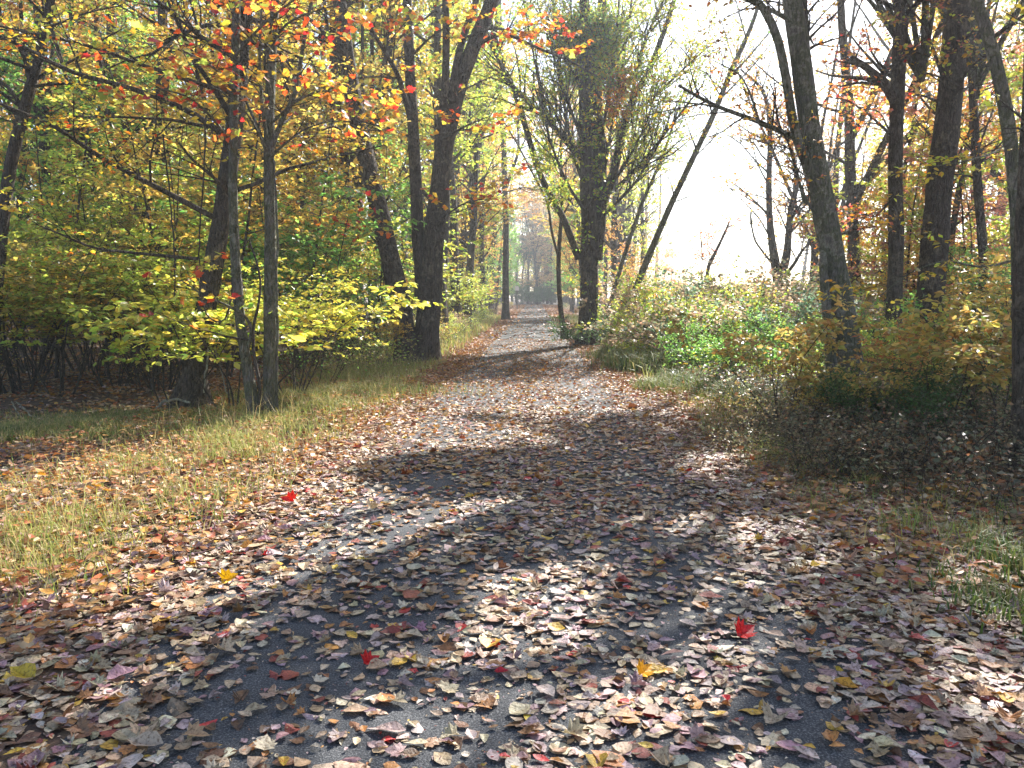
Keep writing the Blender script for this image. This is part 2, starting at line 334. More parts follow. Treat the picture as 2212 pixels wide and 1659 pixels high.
def hero(name, label, cat, stems, branches=(), bark=None, pal=None, size=.09, leaf='quad', br=dict(), can=dict(), low=None, group=None, fl=.7):
    """stems: (px, Y, widths, dy, top); branches: (px, Y, widths, dy)"""
    reseed(label); bark = bark or M_BARK; root = None; SP, twigs, LV = [], Wood(), []
    for k, (px, Y, w, dy, top) in enumerate(stems):
        P, R = trace(px, Y, w, dy, 26, top)
        q0 = P[0]; zg = float(gh(q0[0], q0[1]))
        if q0[2] > zg+.02 and (k == 0 or q0[2] < 1.5 and q0[2] < SP[0][0][0, 2]+1.2 and px[0][1] > 590):   # carry the stem down to the ground
            d = P[1]-P[0]; d[:2] *= .8; t = (q0[2]-zg)/max(d[2], .05); P = np.vstack([[q0-d*min(t, 3/np.linalg.norm(d)) ], P[1:]]); P[0, 2] = zg; P[1:4] = (P[0]+(P[4]-P[0])*np.array([[.25], [.5], [.75]]))*.6+P[1:4]*.4
        if k == 0: o0 = P[0].copy(); o0[2] = gh(o0[0], o0[1]); root = thing(name, label, cat, o0, group)
        if fl and P[0, 2] < .5: P, R = flare(P, R, fl, .12+R[0]*.7)
        wd = Wood(); wd.add(P, R, 12 if R[0] > .04 else 8); wd.build('trunk', bark, root, o0); SP.append((P, R, top))
    BP = []
    for (px, Y, w, dy) in branches:
        P, R = trace(px, Y, w, dy, 14); wd = Wood(); wd.add(P, R, 7); wd.build('branch', bark, root, o0); BP.append((P, R))
    pal = pal or [(1, *YEL)]
    b = dict(k=6, L=(.6, 1.4), k2=4, L2=(.25, .6), m=7, flat=.5, up=.0); b.update(br)
    if BP and b['k']:
        P = np.stack([p for p, _ in BP]); R = np.stack([r for _, r in BP])
        C, r = spawn(P, R, b['k'], .15, 1, 50, b['L'], 5, .15, .1, b['flat'], .5, up=b['up']); twigs.add(C, r, 4)
        D, r2 = spawn(C, r, b['k2'], .2, 1, 45, b['L2'], 4, .12, 0, b['flat'], .6); twigs.add(D, r2, 3)
        if b['m']:
            kp = rng.random(len(D)) < b.get('frac', .8); l = leaves_on(D[kp], r2[kp], b['m'], size, b['flat'])
            LV.append((*l, palette(len(l[0]), b.get('pal', pal)), leaf))
    if low:   # twigs and leaves on the lower stems in view
        P = np.stack([p for p, _, _ in SP if len(p) == len(SP[0][0])]); R = np.stack([r for p, r, _ in SP if len(p) == len(SP[0][0])])
        C, r = spawn(P, R, low['k'], low['t0'], low['t1'], low.get('ang', 55), low['L'], 6, .14, low.get('trop', .1), low.get('flat', .3), .35, up=low.get('up', 0)); twigs.add(C, r, 5)
        D, r2 = spawn(C, r, low.get('k2', 5), .2, 1, 45, low.get('L2', (.3, .8)), 4, .12, 0, low.get('flat', .3), .6); twigs.add(D, r2, 3)
        D3, r3 = spawn(D, r2, low.get('k3', 2), .2, 1, 40, (.15, .4), 3, .1, 0, low.get('flat', .3), .7); twigs.add(D3, r3, 3)
        if low.get('m', 6):
            kp = rng.random(len(D3)) < low.get('frac', .8); l = leaves_on(D3[kp], r3[kp], low.get('m', 6), size, .5)
            LV.append((*l, palette(len(l[0]), low.get('pal', pal)), leaf))
    c = dict(k=10, L=(2., 4.), k2=7, L2=(.8, 1.8), k3=5, L3=(.4, .9), m=11, t0=.55, size=.11, default=.35); c.update(can)
    T = [(p, r) for p, r, top in SP if top]
    if T and c['k']:
        P = np.stack([p for p, _ in T]); R = np.stack([r for _, r in T])
        A, ra = spawn(P, R, c['k'], c['t0'], .98, 55, c['L'], 7, .12, .25, 0, .45, len_t=.5); twigs.add(A, ra, 6)
        B, rb = spawn(A, ra, c['k2'], .25, 1, 45, c['L2'], 5, .12, .1, .2, .5); kp = keep_shade(B, c['default']); B, rb = B[kp], rb[kp]; twigs.add(B, rb, 4)
        if len(B):
            C, rc = spawn(B, rb, c['k3'], .2, 1, 45, c['L3'], 3, .12, 0, .3, .6); kp = keep_shade(C, max(.6, c['default'])); C, rc = C[kp], rc[kp]; twigs.add(C, rc, 3)
            l = leaves_on(C, rc, c['m'], c['size'], .5); mid = l[0]; g = mid[:, :2]-SH[None]*mid[:, 2:3]; kk = shade(g[:, 0], g[:, 1], 1.) > 0
            l = [q[kk] for q in l]; LV.append((*l, palette(len(l[0]), pal), 'quad'))
    twigs.build('twig_sprays', M_TWIG, root, o0)
    emit(root, o0, None, LV)
    return root

exec_heroes = True
RO = [(2, .42, .14, .03), (1.6, *RDO), (1.4, *RED), (2, *GLD), (1.3, *YEL), (2, *OLV), (1, *YGR)]
YG = [(3, *YEL), (3, *YGR), (1, *GRN), (1.2, *GLD), (1, *OLV)]
GY = [(2, *YGR), (2.5, *GRN), (1, *YEL)]
OB = [(2, *GLD), (1.5, *ORG), (1, *BRN), (1.5, *YEL), (.7, *PNK)]
RB = [(1.5, *PNK), (1, *RED), (1.5, *ORG), (1, *BRN), (1, *GLD)]

# 1 leaning trunk with roots behind the slim pair
hero('deciduous_tree', 'large rough trunk leaning right behind the slim twin stems, with spreading roots', 'tree',
  [([(408, 862), (425, 770), (450, 650), (474, 500), (500, 350), (515, 180), (528, 0)], 12.8, (54, 46, 42, 40, 36), .4, 15)],
  [([(462, 470), (350, 410), (290, 380), (190, 325), (150, 290), (105, 265), (0, 225), (-80, 190)], 12.9, (14, 6), -1.5),
   ([(496, 302), (433, 252), (386, 228), (279, 188), (141, 155), (77, 114), (0, 76), (-80, 50)], 12.9, (15, 7), -1),
   ([(450, 275), (370, 258), (269, 253), (161, 252)], 12.8, (9, 3), -1.2),
   ([(498, 200), (450, 188), (370, 161), (279, 131), (215, 104), (97, 77), (-30, 50)], 12.9, (12, 5), -2),
   ([(505, 120), (437, 84), (396, 44), (336, 0), (290, -40)], 12.9, (13, 8), -2),
   ([(497, 420), (470, 390), (413, 343), (380, 300)], 12.7, (10, 4), -.7),
   ([(430, 560), (336, 551), (202, 538), (134, 507), (77, 484)], 12.6, (9, 3), -1)],
  pal=RO, size=.085, leaf='quad', br=dict(k=9, L=(.7, 1.8), k2=5, L2=(.3, .7), m=7, flat=.5, frac=.55, pal=[(1, *ORG), (.6, *RDO), (2, *GLD), (3, *YEL), (2, *YGR), (2, *OLV)]), can=dict(k=8, default=.2), fl=1.3, low=dict(k=34, t0=.2, t1=.62, L=(1.2, 3.2), k2=6, k3=3, m=6, flat=.4, frac=.8, pal=[(3, *YEL), (2, *YGR), (2, *OLV), (2, *GLD), (.8, .42, .16, .03)]))
# 2 slim twin stems
hero('maple_tree', 'slim maple stem curving up from the verge, front left one of the joined pair', 'tree',
  [([(550, 900), (537, 850), (524, 760), (515, 650), (507, 550), (502, 420), (505, 250), (508, 100), (512, 0)], 11.1, (30, 23, 21, 18), .2, 11)],
  [([(507, 330), (480, 280), (440, 235), (400, 205), (340, 190)], 11, (8, 3), -1.6), ([(508, 200), (470, 150), (400, 110), (300, 90)], 11, (8, 3), -2), ([(509, 120), (560, 60), (620, 10), (680, -30)], 11, (8, 3), -2),
   ([(530, 770), (545, 720), (540, 690), (495, 660), (440, 640), (391, 605)], 11, (10, 3), -.4)],
  bark=M_BARK2, pal=RO, size=.095, leaf='maple', br=dict(k=7, L=(.5, 1.3), k2=4, m=5, flat=.6, frac=.5), can=dict(k=6, L=(1, 2.2), m=6, default=.35), fl=.5)
hero('maple_tree', 'fan-branched slender maple stem, right one of the joined pair on the left verge', 'tree',
  [([(583, 892), (583, 800), (580, 700), (586, 600), (585, 480), (579, 336), (583, 200), (588, 90), (592, 0)], 11.2, (36, 30, 27, 26, 22, 18), .3, 12)],
  [([(581, 336), (610, 255), (640, 205), (650, 128), (665, 40), (680, -30)], 11.2, (13, 7), .4), ([(578, 336), (556, 270), (534, 228), (517, 168), (500, 110)], 11.2, (9, 3), .3),
   ([(583, 345), (601, 322), (655, 279), (706, 262), (760, 262)], 11.2, (7, 2), -.6), ([(582, 270), (630, 225), (685, 195), (743, 202)], 11.2, (7, 2), -.8),
   ([(580, 330), (565, 220), (560, 120), (566, 0)], 11.3, (9, 5), -.5), ([(585, 200), (570, 140), (585, 60), (600, 0)], 11.3, (8, 4), -.5), ([(588, 90), (620, 50), (660, 30), (730, 10)], 11.3, (7, 3), -1),
   ([(578, 330), (540, 250), (470, 190), (400, 170)], 11.2, (6, 2), -1.5)],
  bark=M_BARK2, pal=RO, size=.095, leaf='maple', br=dict(k=8, L=(.5, 1.4), k2=4, m=5, flat=.6, frac=.5), can=dict(k=7, L=(1, 2.2), m=6, default=.35), fl=.4)
# 4 big double trunk
hero('maple_tree', 'thick double-trunked maple with ridged bark at the left edge of the path', 'tree',
  [([(883, 782), (875, 720), (862, 660), (842, 540), (815, 430), (775, 290), (750, 150), (735, 0)], 20.3, (60, 50, 46, 42, 38, 32), 0, 17),
   ([(918, 782), (922, 700), (930, 600), (944, 470), (955, 350), (968, 240), (1010, 130), (1045, 50), (1065, 0)], 20.4, (60, 54, 46, 38, 32, 30), .2, 17),
   ([(915, 640), (905, 540), (901, 450), (895, 320), (886, 200), (884, 90), (880, 0)], 20.5, (34, 28, 25, 20), .8, 16),
   ([(952, 360), (957, 250), (965, 140), (963, 0)], 20.4, (24, 20, 17, 15), -.6, 16),
   ([(972, 220), (990, 110), (1008, 60), (1030, 0)], 20.3, (18, 14), .5, 15)],
  [([(1035, 95), (1070, 74), (1104, 76), (1171, 108), (1238, 134), (1290, 165)], 20.3, (10, 3), -1), ([(1010, 80), (1057, 59), (1100, 65), (1141, 71), (1180, 60)], 20.3, (7, 3), .5),
   ([(800, 340), (750, 290), (720, 270), (660, 300)], 20.2, (8, 3), -1.5), ([(940, 480), (1000, 440), (1040, 430)], 20.2, (5, 2), -1), ([(885, 250), (860, 160), (830, 110), (800, 60)], 20.2, (14, 7), -1),
   ([(895, 300), (850, 280), (790, 265), (740, 250)], 20.2, (7, 2), -2), ([(955, 300), (1010, 270), (1060, 250)], 20.2, (6, 2), -2), ([(740, 120), (690, 60), (640, 20)], 20.2, (12, 5), -2),
   ([(850, 560), (790, 500), (730, 480)], 20, (5, 2), -1.5), ([(890, 120), (930, 80), (990, 40)], 20.2, (7, 2), -2)],
  pal=RO, size=.12, leaf='maple', br=dict(k=9, L=(.7, 1.8), k2=5, L2=(.3, .8), m=6, flat=.6, frac=.6, pal=[(2, *ORG), (1.5, *RDO), (1.2, *RED), (3, *GLD), (2, *YEL), (1.5, *YGR)]),
  can=dict(k=8, L=(2, 4), m=6, default=.2), fl=.25, low=dict(k=10, t0=.45, t1=.68, L=(1.2, 3.0), k2=6, k3=3, m=5, flat=.3, frac=.7, pal=[(3, *YEL), (2, *YGR), (1, *OLV), (2, *GLD), (1, *ORG)]))
hero('deciduous_tree', 'dark leaning tree at the far left edge, behind the long sweeping branches', 'tree',
  [([(-25, 800), (-5, 600), (3, 500), (14, 400), (33, 300), (50, 230), (75, 160), (98, 80), (112, 0)], 13.5, (34, 28, 27, 24, 18), 0, 13)],
  [([(50, 235), (20, 190), (-40, 150)], 13.5, (12, 6), 0), ([(40, 280), (90, 255), (140, 230)], 13.4, (5, 2), -1)], pal=YG, can=dict(k=8, default=.3), br=dict(k=6, m=6), size=.09, low=dict(k=26, t0=.3, t1=.7, L=(1, 2.8), k2=6, k3=3, m=6, flat=.4))
# small straight tree by the far path and thin one opposite
hero('deciduous_tree', 'straight slender dark tree rising at the left edge of the distant path', 'tree',
  [([(1092, 686), (1090, 640), (1094, 551), (1092, 450), (1090, 400), (1088, 300), (1078, 200), (1082, 90), (1080, 0)], 53, (17, 14, 13, 10, 7), 0, 26)],
  [([(1091, 410), (1105, 370), (1121, 329), (1118, 250), (1125, 180)], 53, (9, 4), 0), ([(1090, 467), (1060, 448), (1037, 433)], 53, (5, 2), -2), ([(1092, 415), (1130, 405), (1160, 410)], 53, (4, 2), -1), ([(1121, 329), (1140, 290), (1150, 250)], 53, (4, 2), 0)],
  pal=YG, size=.2, br=dict(k=10, L=(1.5, 3), k2=5, L2=(.6, 1.5), m=4, frac=.5), can=dict(k=6, L=(2, 4), m=4, size=.2), fl=.2)
hero('deciduous_tree', 'thin dark crooked tree leaning away from the path just left of the vine-covered tree', 'tree',
  [([(1222, 738), (1212, 690), (1206, 620), (1206, 540), (1213, 480), (1216, 430), (1210, 360)], 30, (15, 11, 10, 8, 6), 0, 14)],
  [([(1208, 560), (1190, 500), (1185, 437), (1148, 370), (1124, 322), (1090, 265)], 30, (7, 3), 1), ([(1213, 470), (1235, 430), (1240, 380)], 30, (5, 2), 0)],
  pal=YG, size=.12, br=dict(k=8, L=(.8, 2), m=7), low=dict(k=14, t0=.35, t1=.75, L=(.8, 2), m=5), can=dict(k=4, L=(1, 2), m=5))
# big vine covered tree
V8 = 26.8
hero('deciduous_tree', 'tall vine-clad tree with fanning upswept limbs on the right edge of the path', 'tree',
  [([(1266, 750), (1270, 700), (1272, 600), (1276, 500), (1270, 403), (1265, 336), (1262, 235), (1268, 120), (1262, 0)], V8, (44, 42, 38, 32, 28, 22), 0, 19),
   ([(1285, 560), (1300, 460), (1296, 336), (1285, 218), (1292, 110), (1300, 0)], V8, (32, 30, 26, 20), .7, 18),
   ([(1250, 560), (1215, 460), (1201, 444), (1168, 386), (1141, 296), (1121, 222), (1085, 130), (1060, 50)], V8, (16, 15, 13, 9), 1.2, 12),
   ([(1300, 440), (1322, 393), (1339, 302), (1363, 218), (1400, 161), (1423, 101), (1457, 0)], V8, (22, 18, 14, 10), .5, 12)],
  [([(1262, 350), (1252, 333), (1215, 292), (1154, 232), (1104, 188), (1064, 101), (1040, 40)], V8, (17, 7), .5),
   ([(1363, 218), (1373, 165), (1393, 84), (1426, 17), (1445, -30)], V8, (9, 4), 0), ([(1330, 405), (1343, 396), (1406, 329), (1478, 235), (1520, 180)], V8, (10, 3), -1),
   ([(1350, 262), (1406, 215), (1478, 148), (1530, 100)], V8, (8, 3), 1), ([(1270, 420), (1235, 330), (1215, 200), (1200, 60), (1190, -40)], V8, (9, 4), .4),
   ([(1268, 330), (1230, 230), (1195, 120), (1165, 20)], V8, (8, 4), -.5), ([(1300, 400), (1320, 280), (1345, 140), (1365, 0)], V8, (9, 4), .8), ([(1298, 300), (1320, 180), (1332, 60), (1340, -30)], V8, (8, 4), -.6),
   ([(1266, 460), (1225, 400), (1185, 300), (1160, 160), (1130, 0)], V8, (8, 3), -.8), ([(1310, 420), (1360, 340), (1400, 260), (1420, 180)], V8, (7, 3), -1.2), ([(1300, 470), (1370, 400), (1430, 300), (1450, 240)], V8, (7, 3), -.6), ([(1262, 250), (1240, 130), (1232, 0)], V8, (7, 4), 0)],
  pal=GY, size=.085, br=dict(k=36, L=(1., 2.8), k2=6, L2=(.4, 1.2), m=10, flat=0, frac=.85, up=.5, pal=[(3, *YGR), (2, .24, .36, .07), (1.5, *YEL), (.7, *GLD)]), can=dict(k=8, L=(1.5, 3.5), m=6, default=.3), fl=.5)
hero('fallen_tree', 'long bare trunk leaning diagonally across the bright sky, right of the vine-covered tree', 'tree',
  [([(1326, 735), (1386, 592), (1430, 485), (1480, 375), (1550, 232), (1580, 148), (1613, 84), (1640, 13), (1655, -60)], 30, (17, 14, 12, 10, 6), 0, None)],
  [([(1570, 175), (1620, 120), (1670, 60), (1700, 0)], 30, (5, 2), 0), ([(1560, 210), (1620, 150), (1665, 95)], 30, (4, 2), .5), ([(1612, 84), (1600, 40), (1590, 0)], 30, (4, 2), 0), ([(1500, 340), (1540, 300), (1560, 270)], 30, (3, 1.5), 0), ([(1560, 215), (1530, 160), (1500, 145)], 30, (4, 2), -.5)],
  bark=M_BARK2, pal=YG, size=.08, br=dict(k=14, L=(.8, 2.2), k2=5, m=4, flat=0, frac=.6, up=.2), low=dict(k=14, t0=.3, t1=.8, L=(.6, 1.6), m=4, flat=0, up=.3), fl=.2)
hero('fallen_tree', 'thinner bare stem leaning beside the long diagonal trunk', 'tree',
  [([(1310, 680), (1349, 551), (1390, 430), (1433, 336), (1460, 250), (1480, 190)], 29, (11, 8, 6, 4), 0, None)], [([(1400, 410), (1400, 340), (1410, 290)], 29, (4, 2), 0)], bark=M_BARK2,
  pal=YG, size=.07, low=dict(k=14, t0=.3, t1=1, L=(.6, 1.6), m=4, flat=0, up=.3), br=dict(k=14, L=(.6, 1.4), k2=4, m=2, flat=0, up=.2), fl=.2)
# right hand side
hero('deciduous_tree', 'large grey trunk curving left beside the right verge, forked high up', 'tree',
  [([(1842, 812), (1832, 730), (1818, 650), (1800, 580), (1785, 480), (1771, 403), (1755, 302), (1738, 202), (1728, 101), (1712, 0)], 14.7, (64, 58, 54, 50, 47, 46, 42), 0, 15),
   ([(1765, 400), (1745, 365), (1721, 320), (1711, 262), (1697, 151), (1677, 50), (1655, 10), (1615, -20)], 14.6, (24, 22, 21, 18, 15), -.2, 12),
   ([(1800, 832), (1794, 760), (1784, 660), (1777, 560), (1782, 500)], 14.3, (26, 24, 20, 14), .3, None)],
  [([(1738, 309), (1677, 279), (1630, 259), (1553, 232), (1500, 205), (1466, 184)], 14.6, (14, 6), -.6), ([(1738, 440), (1718, 356), (1701, 302), (1692, 290)], 14.6, (8, 4), 0), ([(1775, 480), (1745, 440), (1722, 380), (1705, 320)], 14.6, (7, 4), .3),
   ([(1730, 60), (1700, 40), (1657, 17), (1600, -10)], 14.6, (12, 7), -.3), ([(1745, 130), (1742, 60), (1738, 0)], 14.8, (13, 12), .4), ([(1790, 520), (1830, 500), (1870, 470)], 14.7, (5, 2), .6),
   ([(1640, 262), (1620, 200), (1600, 160), (1540, 130)], 14.6, (6, 2), .6)],
  bark=M_BARK2, pal=OB, size=.08, br=dict(k=12, L=(.5, 1.6), k2=5, m=5, flat=.2, frac=.5), can=dict(k=14, L=(2.5, 5), m=11, default=.4, t0=.6), fl=.35)
hero('deciduous_tree', 'upright dark trunk with a thick broken limb stub pointing up left', 'tree',
  [([(1925, 790), (1930, 700), (1934, 600), (1936, 480), (1934, 336), (1938, 200), (1944, 100), (1946, 0)], 19, (40, 34, 31, 31, 30), 0, 17)],
  [([(1934, 215), (1915, 185), (1889, 161), (1865, 140), (1840, 123)], 18.9, (30, 9), -.6), ([(1935, 300), (1880, 250), (1830, 215), (1790, 210)], 18.9, (7, 2), .5), ([(1940, 320), (1900, 240), (1850, 230)], 18.8, (5, 2), 1), ([(1936, 420), (1890, 470), (1860, 460)], 18.8, (6, 2), .7)],
  pal=RB, size=.1, low=dict(k=16, t0=.3, t1=.68, L=(1, 2.6), m=6, frac=.7), br=dict(k=9, L=(.6, 1.8), k2=5, m=5, flat=.4), can=dict(k=10, L=(2, 4.5), m=10, default=.45), fl=.5)
hero('deciduous_tree', 'thickest dark trunk on the right, bulging low down and rising past the frame', 'tree',
  [([(2000, 760), (2003, 690), (2015, 600), (2016, 504), (2028, 420), (2040, 336), (2054, 202), (2062, 110), (2072, 0)], 19.5, (66, 60, 56, 58, 52, 46), 0, 18)],
  [([(2050, 210), (2020, 120), (2000, 60), (1960, 10)], 19.4, (9, 4), -1), ([(2052, 230), (2090, 150), (2140, 110)], 19.4, (8, 3), -1)],
  pal=[(2, *OLV), (2, *YGR), (1.5, *GLD), (1, *PNK), (1, *BRN)], size=.1, br=dict(k=12, L=(.8, 2.2), k2=5, m=8, flat=.4), low=dict(k=10, t0=.35, t1=.65, L=(.8, 2.), m=6), can=dict(k=12, L=(2, 4.5), m=10, default=.45), fl=.4)
hero('deciduous_tree', 'narrow trunk between the thickest trunk and the curved one at the right', 'tree',
  [([(2128, 740), (2128, 620), (2120, 500), (2112, 400), (2107, 302), (2102, 200), (2095, 100), (2090, 0)], 21, (22, 19, 18, 16), 0, 15)],
  [([(2110, 330), (2140, 250), (2160, 200)], 21, (6, 2), 0)], pal=OB, size=.1, low=dict(k=16, t0=.25, t1=.62, L=(.7, 1.8), m=6), can=dict(k=7, m=7, default=.45))
hero('deciduous_tree', 'smooth curved trunk bending left near the right edge', 'tree',
  [([(2195, 900), (2202, 700), (2203, 600), (2201, 500), (2191, 370), (2178, 235), (2158, 134), (2130, 60), (2108, 0)], 12, (36, 34, 31, 30, 27, 24), 0, 13)],
  [([(2200, 560), (2120, 580), (2040, 560), (1960, 590), (1900, 640)], 11.6, (6, 2), -1.5), ([(2185, 300), (2150, 330), (2080, 350), (2010, 360)], 11.8, (5, 2), -1.5), ([(2195, 420), (2240, 330), (2280, 250)], 12, (8, 3), 0)],
  bark=M_BARK2, pal=[(2, *GLD), (2, *YEL), (1.5, *YGR), (1, *OLV)], size=.085, leaf='oval', br=dict(k=8, L=(.5, 1.3), k2=4, m=6, flat=.7), low=dict(k=10, t0=.35, t1=.75, L=(.6, 1.5), m=6), can=dict(k=10, L=(2, 4), m=10, default=.45))
hero('deciduous_tree', 'dark trunk cut off by the right edge of the view, standing in brush', 'tree',
  [([(2222, 1010), (2215, 800), (2212, 640), (2216, 500), (2228, 300), (2240, 0)], 7.6, (64, 56, 50, 40), 0, 12)], pal=YG, low=dict(k=10, t0=.2, t1=.6, L=(.5, 1.1), m=7, flat=.6), size=.07, leaf='oval', can=dict(k=10, L=(1.6, 3.2), m=9, default=.5))
hero('deciduous_tree', 'many-forked vine-grown tree alone against the bright open sky', 'tree',
  [([(1685, 640), (1680, 590), (1671, 553), (1663, 480), (1660, 403), (1664, 300), (1661, 235), (1650, 190), (1625, 170), (1600, 150)], 34, (24, 20, 13, 11, 7, 4), 0, None),
   ([(1688, 600), (1700, 550), (1704, 504), (1708, 450), (1722, 403), (1716, 350), (1705, 300)], 34, (20, 15, 12, 6), .5, None),
   ([(1700, 590), (1716, 570), (1730, 545), (1752, 520), (1765, 500)], 34, (9, 3), 0, None)],
  [([(1678, 580), (1660, 560), (1630, 520), (1620, 470), (1622, 456)], 34, (6, 3), 0), ([(1665, 380), (1630, 345), (1600, 310), (1570, 290)], 34, (4, 2), 0), ([(1662, 340), (1690, 290), (1700, 240)], 34, (4, 2), 0), ([(1672, 530), (1640, 470), (1600, 430), (1570, 400)], 34, (4, 2), 0)],
  pal=OB, size=.11, low=dict(k=32, t0=.3, t1=1, L=(1, 3), m=7, frac=.8, flat=0), br=dict(k=10, L=(.6, 2), m=5, frac=.6, flat=0), fl=.3)
hero('deciduous_tree', 'small crooked snag with reddish leaves left of the forked tree in the open gap', 'tree',
  [([(1525, 625), (1530, 575), (1548, 540), (1565, 505), (1575, 480)], 36, (10, 7, 4), 0, None), ([(1514, 640), (1517, 560), (1513, 490)], 36, (3, 2), 0, None)], [], pal=RB, size=.09, low=dict(k=16, t0=.3, t1=1, L=(.4, 1.1), m=4, flat=0), fl=.2)
hero('deciduous_tree', 'forked trunk group half hidden in yellow leaves behind the leaning trunk', 'tree',
  [([(318, 640), (314, 535), (305, 450), (318, 380), (335, 300), (346, 235), (352, 150), (350, 0)], 24, (40, 30, 24, 20), 0, 16), ([(308, 500), (290, 430), (272, 380), (250, 330), (232, 250), (215, 150), (205, 0)], 24, (20, 18, 14, 12), .5, 16), ([(335, 620), (338, 500), (346, 380), (350, 300)], 24.5, (18, 14), 0, 14)],
  [], pal=YG, size=.1, low=dict(k=20, t0=.2, t1=.7, L=(1, 2.2), m=7), can=dict(k=7, default=.25))
hero('deciduous_tree', 'broad dark trunk among yellow foliage, left of the forked trunk group', 'tree',
  [([(268, 640), (269, 504), (275, 370), (262, 250), (240, 120), (238, 0)], 26, (34, 30, 26, 18), 0, 16)], [], pal=GY, size=.1, low=dict(k=22, t0=.25, t1=.7, L=(1, 2.4), m=7), can=dict(k=7, default=.25))
hero('deciduous_tree', 'upright trunk seen in the gap left of the big double-trunked maple', 'tree',
  [([(742, 740), (742, 590), (748, 450), (742, 300), (725, 180), (718, 0)], 26, (28, 22, 20, 16), 0, 16)], [([(745, 420), (700, 330), (670, 260), (650, 160)], 26, (9, 4), .5)], pal=YG, size=.1, low=dict(k=24, t0=.2, t1=.7, L=(1, 2.8), m=8), can=dict(k=7, default=.25))
hero('deciduous_tree', 'grey trunk partly hidden directly behind the left trunk of the double maple', 'tree',
  [([(810, 740), (805, 600), (800, 480), (822, 350), (835, 220), (842, 60), (845, 0)], 27, (26, 22, 18, 14), 0, 16)], [], pal=YG, size=.1, low=dict(k=24, t0=.2, t1=.7, L=(1, 2.8), m=8), can=dict(k=7, default=.25))

# ------------------------------------------------------------------ unseen leaf clusters added above the right hand trees to shade the path
HB = {o.name: o for o in COL.objects if o.parent is None and o.get('category') == 'tree'}
def root_named(word): return next(o for o in HB.values() if word in o['label'])
def canopy(n, pal):
    reseed('canopy')
    R_ = [root_named(w) for w in ('large grey trunk curving', 'broken limb stub', 'thickest dark trunk', 'smooth curved trunk')]
    tops = [np.array([r.location[0]+dx, r.location[1]+.3, 6.2]) for r, dx in zip(R_, (-1.2, .5, 1., -1.2))]
    gx = rng.uniform(-3.4, 6.0, n); gy = rng.uniform(.5, 11.4, n); e = rng.random(n*6) ; ex = rng.uniform(-3.4, 6, n*6); ey = rng.uniform(.5, 11.4, n*6); kk = dark(ex, ey); gx = np.r_[gx, ex[kk]]; gy = np.r_[gy, ey[kk]]; g = np.stack([gx, gy], -1)
    k = rng.random(len(gx)) < shade(gx, gy); g = g[k]; h = (1.6+.36*g[:, 1])/.57*1.08+rng.uniform(0, 3.5, len(g)); p = np.concatenate([g+SH[None]*h[:, None], h[:, None]], 1)
    who = np.argmin([np.linalg.norm(p[:, :2]-t[None, :2], axis=1) for t in tops], 0)
    for i, (r, t) in enumerate(zip(R_, tops)):
        q = p[who == i]
        if len(q) < 3: continue
        wd = Wood(); m = q[rng.choice(len(q), min(9, len(q)), replace=False)]; A = []
        for e in m:
            c = np.array([t, t+(e-t)*.35+np.array([0, 0, .8]), t+(e-t)*.7+np.array([0, 0, .6]), e]); A.append(smooth_line(c, 9))
        A = np.array(A); wd.add(A, .07*np.linspace(1, .25, 9)[None]*np.ones((len(A), 1)), 6); F_ = A[:, 3:].reshape(-1, 3)
        B = []
        for e in q:
            s0 = F_[np.argmin(np.linalg.norm(F_-e[None], axis=1))]; B.append(smooth_line(np.array([s0, (s0+e)/2+rnd(3)*.12, e+rnd(3)*.05]), 5))
        B = np.array(B); rb = .018*np.linspace(1, .3, 5)[None]*np.ones((len(B), 1)); wd.add(B, rb, 4)
        C, rc = spawn(B, rb, 12, .55, 1, 55, (.35, .8), 3, .14, 0, .3, .5); mid = C[:, 1]; gg = mid[:, :2]-SH[None]*mid[:, 2:3]; kk = shade(gg[:, 0], gg[:, 1], 1.) > 0; C, rc = C[kk], rc[kk]; wd.add(C, rc, 3)
        l = leaves_on(C, rc, 12, .13, .4, spread=.05); gg = l[0][:, :2]-SH[None]*l[0][:, 2:3]; kk = shade(gg[:, 0], gg[:, 1], 1.) > 0; l = [a[kk] for a in l]
        wd.build('limbs', M_BARK2, r, np.array(r.location)); emit(r, np.array(r.location), None, [(*l, palette(len(l[0]), pal), 'quad')], 'added_shade_crown')  # added limbs and leaves, placed only where their shade is wanted
canopy(480, OB)

